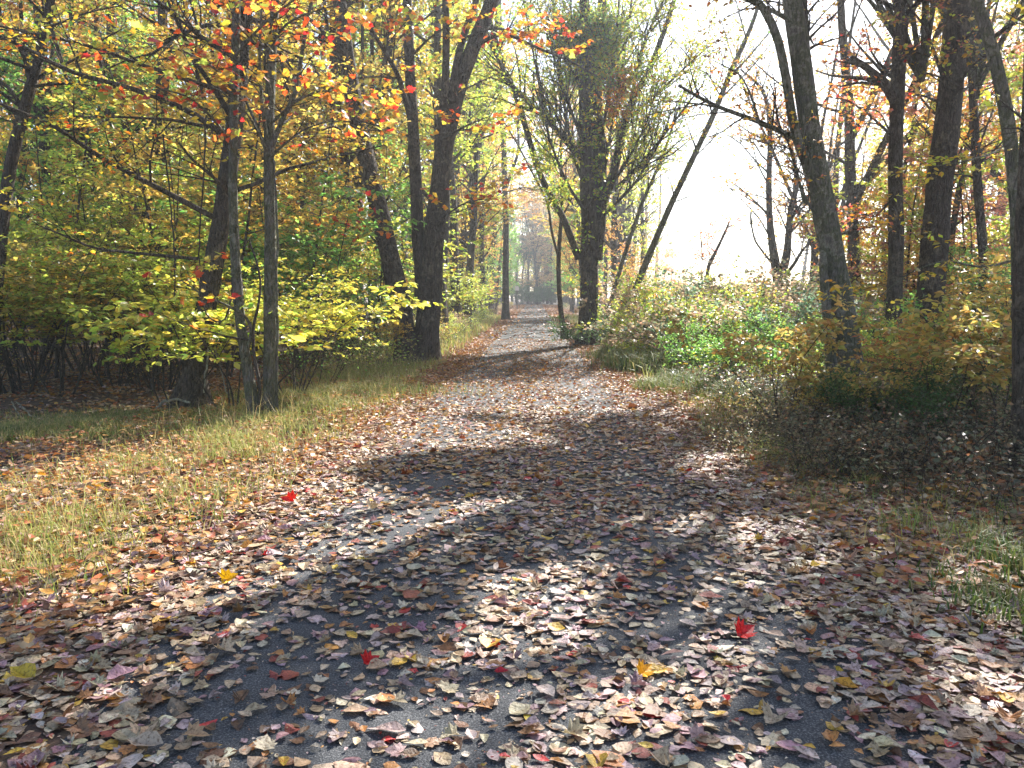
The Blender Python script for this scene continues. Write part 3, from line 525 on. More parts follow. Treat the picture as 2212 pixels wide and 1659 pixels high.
# ------------------------------------------------------------------ library of trees and shrubs for the wood behind
def near_white(M): return np.clip(np.array([[1, 1, 1]])*(1+.25*rnd(M, 1))+np.array([[.10, -.02, 0]])*rnd(M, 1)*1.6, .3, 1.9)
def lib_tree(k, H, fork, c0, m=22, lsz=.13, nl=18):
    reseed(k+100)
    P0 = np.zeros((1, 3)); n = 14
    T = curves(P0, np.array([[rng.normal()*.06, rng.normal()*.06, 1.]]), np.array([float(H)]), n, .035, .25)
    rb = .012*H*(.75+.4*rng.random()); R = rb*np.linspace(1, .15, n)[None]; R[0, 0] *= 1.4
    tr = Wood(); T2 = T.copy(); T2[0, 0, 2] = -.3; tr.add(T2, R, 8); PP, RR = [T], [R]
    if fork:
        f, rf_ = spawn(T, R, fork, .2, .45, 18, (H*.6, H*.75), n, .04, .3, 0, .75, .2, 0); tr.add(f, rf_, 7); PP.append(f); RR.append(rf_)
    P = np.concatenate(PP); R = np.concatenate(RR)
    A, ra = spawn(P, R, nl if not fork else max(6, nl//(fork+1)+2), c0, .97, 58, (H*.14, H*.26), 6, .12, .35, 0, .4, len_t=.55); tr.add(A, ra, 5)
    B, rb = spawn(A, ra, 6, .2, 1, 48, (.8, 1.9), 4, .14, .05, .3, .5); tr.add(B, rb, 3)
    C, rc = spawn(B, rb, 4, .2, 1, 45, (.4, 1.0), 3, .1, 0, .4, .6)
    kp = rng.random(len(C)) < .85; l = leaves_on(C[kp], rc[kp], m, lsz, .45, spread=.05)
    V, Fc, c = leaf_mesh('x', *l[:4], near_white(len(l[0])), 'quad')
    return tr.mesh('trunk_%d' % k), raw_mesh('crown_%d' % k, V, Fc, 3, c)
TREES = [lib_tree(0, 19, 0, .12, nl=22), lib_tree(1, 21, 1, .15, nl=24), lib_tree(2, 17, 2, .12, nl=26), lib_tree(3, 18, 0, .2, m=14), lib_tree(4, 20, 1, .08, nl=24), lib_tree(5, 12, 0, .08, nl=26), lib_tree(6, 20, 3, .3, m=6), lib_tree(7, 13, 2, .06, nl=28)]
for t in TREES: t[0].materials.append(M_BARK); t[1].materials.append(M_LEAF)
def place(name, label, cat, lib, x, y, s, rz, tint, group, sx=1., parts=('trunk', 'crown')):
    o = thing(name, label, cat, (x, y, float(gh(x, y))), group); o.rotation_euler = (0, 0, rz); o.scale = (s*sx, s*sx, s)
    a = link(parts[0], lib[0], None, o); b = link(parts[1], lib[1], None, o); b.color = (*tint, 1)
    return o
ORD = ['first', 'second', 'third', 'fourth', 'fifth', 'sixth', 'seventh', 'eighth', 'ninth', 'tenth', 'eleventh', 'twelfth', 'thirteenth', 'fourteenth', 'fifteenth', 'sixteenth', 'seventeenth', 'eighteenth', 'nineteenth', 'twentieth']
def zone(n, u0, u1, y0, y1, tints, phrase, group, variants=(0, 1, 2, 3, 4), s=(.85, 1.15), numbered=True, centre=False):
    reseed(phrase)
    us = np.sort(u0+(u1-u0)*(np.arange(n)+rng.random(n)*.8+.1)/n)
    for k, u in enumerate(us):
        Y = y0+(y1-y0)*rng.random(); p = at(u, 700, Y); cn, tint = tints[rng.integers(len(tints))]
        if abs(p[0]+.1) < 3.4 and not centre: p[0] = math.copysign(3.0+rng.random()*1.2, p[0]+.1)
        lab = ('%s-leaved tree, %s from the left %s' % (cn, ORD[k], phrase)) if numbered else ('%s-leaved tree %s' % (cn, phrase))
        place('deciduous_tree', lab, 'tree', TREES[variants[rng.integers(len(variants))]], p[0], Y, s[0]+(s[1]-s[0])*rng.random(), rng.random()*6.28, tint, group)
tY = ('yellow', (.58, .43, .09)); tYG = ('yellow-green', (.38, .42, .07)); tG = ('green', (.19, .34, .07)); tO = ('orange', (.50, .27, .08)); tOl = ('olive', (.38, .31, .08)); tR = ('red', (.42, .17, .11)); tB = ('brown', (.36, .24, .10)); tDKg = ('dark green', (.06, .10, .035))
zone(14, -60, 860, 22, 32, [tY, tYG, tG, tOl, tO, tG, tY], 'in the front row of the left wood', 'trees in the front of the left wood', s=(.75, 1.05), variants=(5, 7, 2, 5, 7))
zone(20, -200, 980, 33, 50, [tY, tYG, tG, tY, tB, tO], 'in the middle row of the left wood', 'trees in the middle of the left wood')
zone(20, -300, 1060, 52, 75, [tY, tYG, tOl, tG], 'in the back row of the left wood', 'trees at the back of the left wood', s=(1., 1.3))
zone(4, 970, 1055, 28, 41, [tY, tYG, tG], 'just beyond the double maple beside the path', 'trees just beyond the double maple', variants=(5, 0, 3), s=(.8, 1.1))
zone(6, 1065, 1128, 62, 122, [tYG, tG, tY, tO], 'in the low leafy line left of the far path', 'low leafy trees left of the far path', variants=(5, 7), s=(.6, .85))
zone(6, 1182, 1235, 55, 122, [tG, tYG, tY, tO], 'in the low leafy line right of the far path', 'low leafy trees right of the far path', variants=(5, 7), s=(.6, .85))
zone(13, 985, 1128, 42, 110, [tY, tYG, tO], 'lining the left of the distant path', 'trees lining the left of the distant path', s=(.8, 1.1))
zone(7, 1110, 1200, 128, 142, [tDKg, tDKg, tB], 'behind the far end of the path', 'trees behind the far end of the path', variants=(5, 7), s=(1., 1.4), centre=True)
zone(5, 1300, 1385, 36, 62, [tYG, tB, tY], 'behind the vine-covered tree and the leaning stems', 'slender trees behind the vine-covered tree', variants=(6, 3, 6), s=(.7, .95))
zone(11, 1175, 1300, 42, 115, [tY, tO, tYG], 'lining the right of the distant path', 'trees lining the right of the distant path', s=(.7, 1.0))
zone(8, 1840, 2300, 24, 36, [tO, tR, tB, tYG, tY], 'in the front row of the right wood', 'trees in the front of the right wood', variants=(3, 5, 6, 3, 5), s=(.75, .95))
zone(9, 1860, 2450, 38, 58, [tO, tY, tYG, tB], 'in the back row of the right wood', 'trees at the back of the right wood', variants=(3, 6, 3))
zone(4, 1740, 1830, 30, 44, [tO, tB, tY], 'behind the large grey curved trunk', 'slender trees behind the large grey trunk', variants=(6, 3), s=(.6, .8))
zone(4, 1370, 1470, 55, 90, [tB, tO], 'low beyond the leaning bare stems', 'low trees beyond the leaning stems', variants=(5,), s=(.35, .55))

def lib_shrub(k, kind):
    reseed(k+500)
    W_ = Wood()
    if kind == 'spray':     # arching stems, flat layers of leaves
        n0 = 8; a = rng.random(n0)*6.28; d = nrm(np.stack([np.cos(a)*.34, np.sin(a)*.34, np.ones(n0)], -1)); p = np.stack([np.cos(a)*.12, np.sin(a)*.12, np.full(n0, -.1)], -1)
        A = curves(p, d, 1.9+1.1*rng.random(n0), 8, .07, 0); ra = .014*np.linspace(1, .3, 8)[None]*np.ones((n0, 1)); W_.add(A, ra, 5)
        B, rb = spawn(A, ra, 10, .52, 1, 65, (.7, 1.5), 5, .08, -.03, .8, .5, len_t=.3, up=.06); W_.add(B, rb, 4)
        C, rc = spawn(B, rb, 5, .15, 1, 45, (.25, .6), 3, .08, -.05, .8, .6); W_.add(C, rc, 3); l = leaves_on(C, rc, 10, .085, .75, .3)
    elif kind == 'broad':   # few arching stems, larger soft leaves in layers
        n0 = 6; a = rng.random(n0)*6.28; d = nrm(np.stack([np.cos(a)*.36, np.sin(a)*.36, np.ones(n0)], -1)); p = np.stack([np.cos(a)*.1, np.sin(a)*.1, np.full(n0, -.1)], -1)
        A = curves(p, d, 1.8+1.0*rng.random(n0), 9, .09, 0); ra = .015*np.linspace(1, .3, 9)[None]*np.ones((n0, 1)); W_.add(A, ra, 6)
        B, rb = spawn(A, ra, 8, .55, 1, 62, (.6, 1.5), 6, .1, .0, .65, .5, len_t=.3, up=.08); W_.add(B, rb, 4)
        C, rc = spawn(B, rb, 5, .15, 1, 45, (.25, .6), 4, .1, -.05, .65, .6); W_.add(C, rc, 3); l = leaves_on(C, rc, 8, .12, .55, .45)
    elif kind == 'bush':    # dense rounded, brushy
        n0 = 16; a = rng.random(n0)*6.28; d = nrm(np.stack([np.cos(a)*.8, np.sin(a)*.8, np.ones(n0)], -1)); p = np.stack([np.cos(a)*.3, np.sin(a)*.3, np.full(n0, -.1)], -1)
        A = curves(p, d, 1.2+.9*rng.random(n0), 7, .12, -.1); ra = .01*np.linspace(1, .3, 7)[None]*np.ones((n0, 1)); W_.add(A, ra, 4)
        B, rb = spawn(A, ra, 8, .2, 1, 50, (.4, .9), 4, .15, .1, .2, .6); W_.add(B, rb, 3)
        C, rc = spawn(B, rb, 5, .15, 1, 45, (.15, .45), 3, .1, 0, .2, .7); W_.add(C, rc, 3); l = leaves_on(C, rc, 8, .07, .4)
    elif kind == 'bramble':  # thin tangled canes, sparse small leaves
        n0 = 34; a = rng.random(n0)*6.28; d = nrm(np.stack([np.cos(a)*.7, np.sin(a)*.7, .9*np.ones(n0)], -1)); p = np.stack([np.cos(a*3)*.4, np.sin(a*2)*.4, np.full(n0, -.05)], -1)
        A = curves(p, d, .8+1.*rng.random(n0), 8, .14, -1.0); ra = .006*np.linspace(1, .4, 8)[None]*np.ones((n0, 1)); W_.add(A, ra, 4)
        B, rb = spawn(A, ra, 6, .2, 1, 50, (.2, .6), 4, .2, 0, 0, .7); W_.add(B, rb, 3); l = leaves_on(B, rb, 6, .055, .3)
    elif kind == 'bare':
        n0 = 12; a = rng.random(n0)*6.28; d = nrm(np.stack([np.cos(a)*.5, np.sin(a)*.5, np.ones(n0)], -1)); p = np.stack([np.cos(a)*.3, np.sin(a)*.3, np.full(n0, -.05)], -1)
        A = curves(p, d, .9+.9*rng.random(n0), 7, .14, 0); ra = .009*np.linspace(1, .4, 7)[None]*np.ones((n0, 1)); W_.add(A, ra, 4)
        B, rb = spawn(A, ra, 7, .25, 1, 50, (.3, .8), 4, .15, 0, 0, .6); W_.add(B, rb, 3); C, rc = spawn(B, rb, 3, .2, 1, 45, (.1, .4), 3, .1, 0, 0, .7); W_.add(C, rc, 3); l = leaves_on(C, rc, 1, .05, .4)
    elif kind == 'sapling':
        A = curves(np.zeros((2, 3))+np.array([[0, 0, -.1], [.1, .05, -.1]]), nrm(np.array([[.1, .05, 1.], [-.15, .1, 1]])), np.array([4.6, 3.4]), 12, .05, .1); ra = .024*np.linspace(1, .25, 12)[None]*np.array([[1.], [.7]]); W_.add(A, ra, 6)
        B, rb = spawn(A, ra, 22, .25, 1, 62, (.7, 1.6), 5, .1, .1, .6, .45, len_t=.55); W_.add(B, rb, 4)
        C, rc = spawn(B, rb, 5, .15, 1, 45, (.25, .6), 3, .08, 0, .6, .6); W_.add(C, rc, 3); l = leaves_on(C, rc, 8, .08, .6, .2)
    V, Fc, c = leaf_mesh('x', *l[:4], near_white(len(l[0])), 'oval' if kind == 'broad' else 'quad')
    a = W_.mesh('stems_%d' % k); b = raw_mesh('foliage_%d' % k, V, Fc, 3, c); a.materials.append(M_TWIG); b.materials.append(M_LEAF); return a, b
SHR = {k: [lib_shrub(i*10+j, k) for j in range(2 if k != 'spray' else 3)] for i, k in enumerate(['spray', 'bush', 'bramble', 'bare', 'sapling', 'broad'])}
def shrub_one(*a, **k): reseed(a[5]); return shrub(*a, **k)
def shrub(kind, u, Y, s, tint, label, name='shrub', cat='shrub', group=None, sx=1.):
    if 700 < u < 935 and 14 < Y < 21.5: Y = 21.8+.2*(Y-14)   # keep the double maple in the open
    p = base(u, Y); L = SHR[kind]
    if abs(p[0]+.1) < 3.2+.5*s and 15 < Y < 124 and u != 1262: p[0] = math.copysign(3.2+.5*s, p[0]+.1)
    return place(name, label, cat, L[rng.integers(len(L))], p[0], p[1], s, rng.random()*6.28, tint[1] if isinstance(tint[0], str) else tint, group, sx, ('stem', 'foliage'))
def shrubs(kind, n, u0, u1, y0, y1, s, tints, phrase, group, name='shrub', cat='shrub', sx=1.):
    reseed(phrase)
    us = np.sort(u0+(u1-u0)*(np.arange(n)+rng.random(n)*.8+.1)/n)
    for k, u in enumerate(us):
        Y = y0+(y1-y0)*rng.random(); t = tints[rng.integers(len(tints))]
        shrub(kind, u, Y, s[0]+(s[1]-s[0])*rng.random(), t, '%s %s, %s from the left %s' % (t[0], cat, ORD[k], phrase), name, cat, group, sx)
# left understorey
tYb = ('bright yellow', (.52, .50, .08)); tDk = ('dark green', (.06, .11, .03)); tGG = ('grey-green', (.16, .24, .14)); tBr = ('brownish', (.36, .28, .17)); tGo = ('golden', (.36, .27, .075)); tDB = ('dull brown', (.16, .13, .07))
shrub_one('broad', 500, 12.1, .8, tYb, 'bright yellow shrub spreading flat sprays between the slim maples and the leaning trunk', sx=1.45)
shrub_one('spray', 625, 13.2, .76, tYb, 'bright yellow shrub with layered sprays just right of the slim maple pair', sx=1.15)
shrub_one('broad', 370, 12.4, .78, tYG, 'yellow-green layered shrub left of the leaning trunk base', sx=1.1)
shrub_one('spray', 770, 17.5, .72, tGG, 'pale grey-green shrub low between the slim pair and the double maple')
shrub_one('spray', 958, 19.6, .5, tY, 'small yellow shrub hugging the right foot of the double-trunked maple', sx=.7)
shrubs('spray', 7, -80, 380, 13.5, 17, (.95, 1.2), [tY, tYG, tOl, tY], 'in the front thicket at left', 'layered shrubs in the left thicket', sx=1.15)
shrubs('spray', 12, -60, 860, 18, 24, (1.1, 1.9), [tY, tYG, tOl, tG], 'in the deeper thicket at left', 'layered shrubs deeper in the left thicket', sx=1.1)
shrubs('bush', 4, 1125, 1185, 126, 131, (1.5, 2.2), [tDk, tDk], 'across the far end of the path', 'bushes across the far end of the path')
shrubs('bare', 5, 0, 400, 13, 17, (.5, .8), [tOl, tBr], 'of the bare brush under the left thicket', 'bare brush under the left thicket')
shrubs('bare', 4, 600, 830, 14, 18, (.6, .9), [tOl, tG], 'of the bare brush right of the slim pair', 'bare brush right of the slim maples')
shrubs('sapling', 15, -40, 860, 15, 24, (.95, 1.6), [tYG, tY, tG, tOl], 'among the leafy saplings of the left wood', 'leafy saplings in the left wood', 'sapling', 'sapling')
shrubs('bush', 7, 950, 1075, 21, 42, (.45, .7), [tYG, tOl, tBr, tGo], 'on the left bank beyond the double maple', 'bushes on the left bank of the path')
shrubs('spray', 5, 960, 1085, 32, 52, (.9, 1.3), [tYG, tG, tY], 'of the leafy ones behind the left bank', 'shrubs behind the left bank')
shrubs('sapling', 5, 960, 1085, 32, 60, (1.2, 1.7), [tYG, tO, tY], 'behind the left bank bushes', 'saplings behind the left bank', 'sapling', 'sapling')
shrubs('bush', 7, 1075, 1128, 58, 118, (.3, .5), [tOl, tBr, tYG], 'edging the left of the far path', 'small bushes edging the left of the far path')
shrubs('bush', 7, 1182, 1225, 48, 118, (.3, .5), [tOl, tBr, tDk], 'edging the right of the far path', 'small bushes edging the right of the far path')
# by the vine tree
shrub_one('bush', 1262, 26.0, .62, tDk, 'dark green shrub wrapped round the foot of the vine-covered tree', sx=1.2)
shrub_one('bush', 1330, 25.2, .7, tG, 'green bush right of the vine-covered tree foot')
shrub_one('sapling', 1240, 33, 1.0, tYG, 'yellow-green sapling behind the thin crooked tree', 'sapling', 'sapling')
shrub_one('sapling', 1340, 31, .95, tO, 'orange-leaved sapling right behind the vine-covered tree', 'sapling', 'sapling')
shrub_one('sapling', 1395, 34, .85, tGo, 'golden sapling beneath the long diagonal trunk', 'sapling', 'sapling')
# right bank
shrubs('bush', 9, 1330, 1800, 27, 34, (1.15, 1.55), [tBr, tO, tYG, tBr, tOl, tBr], 'along the top of the right bank', 'bushes along the top of the right bank', sx=1.2)
shrubs('bush', 10, 1360, 1790, 19.5, 25, (.95, 1.3), [tBr, tOl, tG, tBr, tYG, tGG], 'in the middle of the right bank', 'bushes in the middle of the right bank', sx=1.15)
shrubs('bush', 5, 1500, 1780, 15, 18.5, (.55, .75), [tYG, tG, tYG, tOl], 'low before the right bank', 'lower bushes in front of the right bank')
shrubs('bramble', 6, 1480, 1800, 14.5, 18.5, (.7, .95), [tYG, tG, tOl], 'low at the front of the right bank', 'brambles low on the right bank', 'bramble_bush', 'bramble')
shrubs('bush', 8, 1450, 1900, 38, 60, (1.1, 1.5), [tBr, tOl, tYG], 'far out along the open gap', 'far bushes along the open gap', sx=1.4)
shrubs('spray', 6, 1850, 2230, 20, 28, (.95, 1.3), [tYG, tY, tO, tG], 'between the right hand trunks', 'layered shrubs between the right trunks')
shrubs('bush', 6, 1850, 2260, 15, 19, (.7, .95), [tYG, tG, tGo], 'beneath the right hand trunks', 'bushes beneath the right trunks')
shrubs('sapling', 7, 1780, 2230, 22, 30, (1.2, 1.7), [tO, tR, tGo, tYG], 'between the right hand trunks', 'saplings between the right trunks', 'sapling', 'sapling')
shrub_one('broad', 1700, 10.6, .62, tGo, 'golden-leaved shrub with dark stems in front of the large grey trunk', sx=1.0)
shrub_one('broad', 2050, 9.6, .62, tGo, 'golden layered shrub in front of the thickest trunk', sx=1.1)
shrub_one('broad', 2170, 9.2, .72, (.38, .31, .07), 'yellow layered shrub at the right edge beside the cut-off trunk')
shrub_one('broad', 1960, 12.0, .5, (.4, .2, .06), 'low orange shrub at the foot of the thickest trunk')
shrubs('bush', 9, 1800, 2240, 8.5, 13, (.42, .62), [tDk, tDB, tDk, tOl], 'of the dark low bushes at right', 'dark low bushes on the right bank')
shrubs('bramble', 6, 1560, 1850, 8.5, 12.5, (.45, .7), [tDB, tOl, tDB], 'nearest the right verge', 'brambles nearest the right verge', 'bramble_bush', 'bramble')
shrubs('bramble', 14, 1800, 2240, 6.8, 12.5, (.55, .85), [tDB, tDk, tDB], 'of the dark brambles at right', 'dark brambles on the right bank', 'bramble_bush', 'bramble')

# ------------------------------------------------------------------ vines
def vine_mass():
    reseed('vine')
    root = thing('vine', 'green and orange climbing vine thickly covering the tall tree beside the path', 'vine', base(1270, V8-.3)); o0 = np.array(root.location)
    LV, wd = [], Wood()
    def col(px, w, n, pal, dy=0, L=(.2, .8)):
        P, R = trace(px, V8+dy, (w, w), 0, 16); P3 = P[None]; R3_ = R[None]
        A, ra = spawn(P3, R3_*.3, n, 0, 1, 75, L, 5, .2, .1, 0, .2, .4, 0); wd.add(A, np.minimum(ra, .008), 3)
        B, rb = spawn(A, ra, 4, .1, 1, 60, (.15, .45), 3, .2, -.2, 0, .6); l = leaves_on(B, rb, 6, .10, .3); LV.append((*l, palette(len(l[0]), pal), 'quad'))
    g = [(2, .2, .34, .06), (2.5, *YGR), (1, *OLV), (.8, *YEL)]; bg = [(2, .20, .32, .12), (2, .2, .36, .06), (1, .36, .24, .1), (2, *YGR)]
    col([(1268, 700), (1272, 553), (1268, 403), (1262, 235)], 50, 55, g); col([(1300, 480), (1296, 336), (1285, 218)], 50, 40, g)
    for u0, v0, u1, v1, n in [(1240, 180, 1250, 40, 110), (1275, 220, 1280, 30, 130), (1310, 200, 1320, 60, 100), (1215, 120, 1225, 40, 60)]:
        col([(u0, v0), ((u0+u1)/2+6, (v0+v1)/2), (u1, v1)], 60, n, bg if v0 < 190 else g, rng.normal()*.6, (.3, 1.25))
    col([(1335, 260), (1330, 200), (1340, 150)], 60, 90, [(3, *GLD), (2, *ORG), (1, *YGR)], -.3); col([(1215, 440), (1190, 380), (1160, 300)], 30, 70, g)
    col([(1255, 120), (1265, 60)], 90, 120, bg); col([(1300, 110), (1300, 40)], 80, 110, bg, -.5)
    wd.build('vine_stems', M_TWIG, root, o0); emit(root, o0, None, LV, 'foliage')
vine_mass()
def strand(px, Y, w, label, dy=0, mat=None, nm='hanging_vine'):
    P, R = trace(px, Y, w, dy, 18); wd = Wood(); P = P+rnd(*P.shape)*.006; wd.add(P, R, 5); wd.build(nm, mat or M_TWIG, None, P[0], loc=P[0], label=label, cat='vine')
strand([(598, 885), (597, 800), (600, 700), (596, 600), (601, 520), (596, 430), (592, 345)], 11.0, (8, 5), 'pale vine stem running up the right maple of the joined pair', mat=M_BARK2)
strand([(565, 885), (556, 800), (545, 740), (548, 690), (560, 655), (565, 600), (552, 560), (540, 520)], 10.9, (9, 4), 'twisting vine crossing between the slim maple pair')
strand([(352, 290), (360, 360), (370, 450), (378, 560), (376, 640)], 11.9, (4, 3), 'thin vine hanging straight down left of the leaning trunk')
strand([(445, 250), (440, 400), (432, 470), (430, 560), (436, 640)], 11.9, (4, 3), 'thin vine hanging beside the leaning trunk')
strand([(500, 600), (503, 640), (490, 685), (478, 700), (450, 690), (432, 640), (430, 600)], 11.2, (5, 3), 'looping vine curled low left of the slim maple pair')
# ------------------------------------------------------------------ far wood, one mass
def far_wood():
    reseed('far')
    wd = Wood(); LV = []; n = 420
    x = np.concatenate([rng.uniform(-110, -4, 240), rng.uniform(-5, 5, 30), rng.uniform(4, 16, 50), rng.uniform(30, 110, 100)])
    y = np.concatenate([rng.uniform(78, 150, 240), rng.uniform(148, 190, 30), rng.uniform(110, 170, 50), rng.uniform(62, 110, 100)])
    H = rng.uniform(17, 26, len(x)); p = np.stack([x, y, np.full(len(x), -.3)], -1)
    A = curves(p, nrm(rnd(len(x), 3)*.05+np.array([[0, 0, 1.]])), H, 8, .03, .2); ra = (.012*H)[:, None]*np.linspace(1, .15, 8)[None]; wd.add(A, ra, 6)
    B, rb = spawn(A, ra, 16, .12, 1, 60, (2, 4.5), 4, .12, .3, 0, .4); wd.add(B, rb, 3)
    C, rc = spawn(B, rb, 4, .2, 1, 50, (.8, 2), 3, .1, 0, .3, .5)
    l = leaves_on(C, rc, 9, .36, .3, spread=.25)
    tint = np.repeat(palette(len(x), [(3, .42, .36, .05), (2, .30, .33, .05), (2, .24, .22, .06), (1.5, .42, .22, .06), (1, .13, .2, .05)]), 16*4*9, 0)
    V, Fc, c = leaf_mesh('x', *l[:4], np.clip(tint*(1+.2*rnd(len(tint), 1)), .01, .8), 'quad')
    o = link('far_woods', raw_mesh('far_woods', V, Fc, 3, c), M_LEAF, None, label='distant autumn wood closing off the end of the path', cat='wood', kind='stuff')
    t = wd.build('trunks', M_BARK, o); t['kind'] = 'stuff'
far_wood()

# ------------------------------------------------------------------ fallen leaves
reseed('leaves')
LITP = [(3.2, .48, .36, .23), (2.8, .38, .25, .15), (1.8, .46, .33, .31), (1.2, .32, .18, .19), (1.6, .20, .10, .05), (1.1, .45, .20, .06), (.4, .55, .34, .05), (.6, .28, .06, .04), (.12, .5, .03, .03), (1.6, .56, .47, .34)]
LITF = [(3, .36, .16, .06), (2.5, .42, .22, .075), (2, .20, .08, .035), (1.4, .5, .25, .05), (1.3, .34, .10, .04), (.8, .42, .30, .18)]
def scatter(n, x0, x1, y0, y1, dens):
    x = rng.uniform(x0, x1, n); y = rng.uniform(y0, y1, n); k = rng.random(n) < dens(x, y); return x[k], y[k]
def path_d(x, y):
    e = np.abs(x+.11); c = .28+.22*np.clip(wob(x, y, 1.6, 2)+.3, 0, 1)+.25*np.exp(-((x-.0)/.5)**2)
    c = c*(1-.6*np.clip((y-17)/5, 0, 1))
    c = np.where(e > 1.25, .6+.4*np.clip((e-1.25)/.5, 0, 1), c)
    c = np.where((x < 0) & (y < 6), c*.85, c); return np.where(e > 2.2, np.maximum(.35, .95-.2*(e-2.2)), c)
BLEND = list(LITP)
def litter(x, y, sz, shape, pal, lift=.0, tilt=.11, on_path=True):
    M = len(x); far = rng.random(M) < np.clip((y-4.5)/13, 0, .9)*(pal is LITP or pal is BLEND); cc = palette(M, LITP if pal is BLEND else pal, .2); cc[far] = palette(int(far.sum()), LITF, .2); z = gh(x, y) + np.where(np.abs(x+.1) < 1.65, .020, .004) + lift*rng.random(M)
    a = rng.random(M)*2*PI; D = np.stack([np.cos(a), np.sin(a), tilt*rnd(M)*.6], -1); N = nrm(np.stack([tilt*rnd(M), tilt*rnd(M), np.ones(M)], -1))
    up = rng.random(M) < .02; N[up] = nrm(rnd(up.sum(), 3)*.7+np.array([[0, 0, .6]]))
    s = sz*(.55+.75*rng.random(M)); curl = np.stack([rng.normal(.06, .14, M), rng.normal(.06, .16, M), rng.normal(0, .12, M)], -1)
    P = np.stack([x, y, z+np.abs(curl[:, 0])*s*.06+.12*s*tilt+up*s*.15], -1) - D*s[:, None]*.5
    P[:, 2] = np.maximum(P[:, 2], z-.003)
    V, Fc, c = leaf_mesh('x', P, D, N, s, cc, shape, curl=curl, fold=rng.normal(.05, .12, M), width=.8+.5*rng.random(M))
    f = 1+.12*rnd(len(c), 1)
    if shape == 'beech': t = np.ones(17); t[[0, 6, 7, 8, 9, 10, 16]] = 1.28; t[[2, 4, 12, 14]] = .8; f = f*np.tile(t, M)[:, None]
    return V, Fc, np.clip(c*f, .01, .9)
def merge(name, parts, mat, label, cat='fallen leaves', kind='stuff'):
    VV, FF, CC, n0 = [], [], [], 0
    for V, Fc, c in parts:
        V = V.reshape(-1, 3); VV.append(V); FF.append(Fc+n0); CC.append(c); n0 += len(V)
    return link(name, raw_mesh(name, np.concatenate(VV), np.concatenate(FF), 3, np.concatenate(CC)), mat, None, label=label, cat=cat, kind=kind)
parts = []
for shape, n, sz in (('beech', 30000, .078), ('maple', 10000, .074), ('beech', 26000, .056), ('oval', 26000, .034), ('beech', 2500, .115), ('oval', 60000, .013)):
    x, y = scatter(n, -4.6, 4.2, 1.6, 12, path_d); parts.append(litter(x, y, sz, shape, LITP, .012))
merge('fallen_leaves', parts, M_LITTER, 'tan, mauve and rust fallen leaves strewn over the near asphalt path'); parts = []
x, y = scatter(95000, -6, 5, 12, 30, path_d); parts.append(litter(x, y, .068, 'oval', BLEND, .02, .3))
x, y = scatter(60000, -6, 5.6, 30, 127, lambda x, y: np.where(np.abs(x+.1) < 1.15, .12, .9)); parts.append(litter(x, y, .13, 'quad', LITF, .02, .35))
merge('fallen_leaves', parts, M_LITTER2, 'rust fallen leaves carpeting the path further on')
parts = []
def floor_d(x, y): return np.where((x > -2.9) & (x < 3.4), 0, np.clip(.55+.4*wob(x, y, .8, 4), .1, 1))
x, y = scatter(120000, -13, 12, 3.5, 22, floor_d); parts.append(litter(x, y, .085, 'oval', LITF+LITP[:3], .03, .35))
x, y = scatter(50000, -40, 40, 20, 60, floor_d); parts.append(litter(x, y, .16, 'quad', LITF, .03, .45))
x, y = scatter(16000, -5.5, -2, 3.5, 16, lambda x, y: .5+0*x); parts.append(litter(x, y, .07, 'beech', LITF, .10, .3))
x, y = scatter(9000, 1.9, 5, 4.5, 14, lambda x, y: .5+0*x); parts.append(litter(x, y, .07, 'beech', LITF, .10, .3))
merge('leaf_litter', parts, M_LITTER2, 'brown and rust leaf litter covering the forest floor beside the path')

# ------------------------------------------------------------------ grass
reseed('grass')
def blades(x, y, h, w, col, lean=.5):
    M = len(x); a = rng.random(M)*2*PI; z = gh(x, y)-.01; L = lean*(.3+rng.random(M)); dx, dy = np.cos(a), np.sin(a); b = a+PI/2+rnd(M)*.5; wx, wy = np.cos(b)*w/2, np.sin(b)*w/2
    V = np.zeros((M, 5, 3))
    V[:, 0] = np.stack([x-wx, y-wy, z], -1); V[:, 1] = np.stack([x+wx, y+wy, z], -1)
    V[:, 2] = np.stack([x+dx*h*L*.35-wx*.7, y+dy*h*L*.35-wy*.7, z+h*.6], -1); V[:, 3] = np.stack([x+dx*h*L*.35+wx*.7, y+dy*h*L*.35+wy*.7, z+h*.6], -1)
    V[:, 4] = np.stack([x+dx*h*L*1.1, y+dy*h*L*1.1, z+h*(1-.35*L)], -1)
    tf = np.array([(0, 1, 3), (0, 3, 2), (2, 3, 4)]); Fc = (tf[None]+(np.arange(M)*5)[:, None, None]).reshape(-1, 3); return V.reshape(-1, 3), Fc, np.repeat(col, 5, 0)
STR = [(2, .46, .38, .15), (1.2, .36, .27, .12), (2.5, .36, .37, .08), (2, .20, .28, .06), (.8, .55, .5, .2)]
GRS = [(2, .08, .14, .03), (2, .14, .19, .04), (1.5, .30, .25, .1), (1, .22, .24, .06)]
def left_d(x, y):
    e = np.exp(-((x+3.3+.0*y)/.9)**2)*1.2 * np.clip(.35+.7*wob(x, y, .9, 1)+.8*wob(x, y, 3.3, 2), .06, 1); return np.clip(e, 0, 1)*np.clip((y-4.1-.5*wob(x, y, 2, 3))/.8, 0, 1)*np.where(x > -2.05-.15*wob(y, 1., 1.), 0, 1)
def right_d(x, y):
    return np.clip(np.exp(-((x-2.75)/.65)**2)*np.clip(.3+.7*wob(x, y, .9, 3)+.8*wob(x, y, 3.1, 4), .05, 1), 0, 1)*np.clip((y-4.9)/.6, 0, 1)*np.where(x < 1.95+.12*wob(y, 4., 1.3), 0, 1)
parts = []
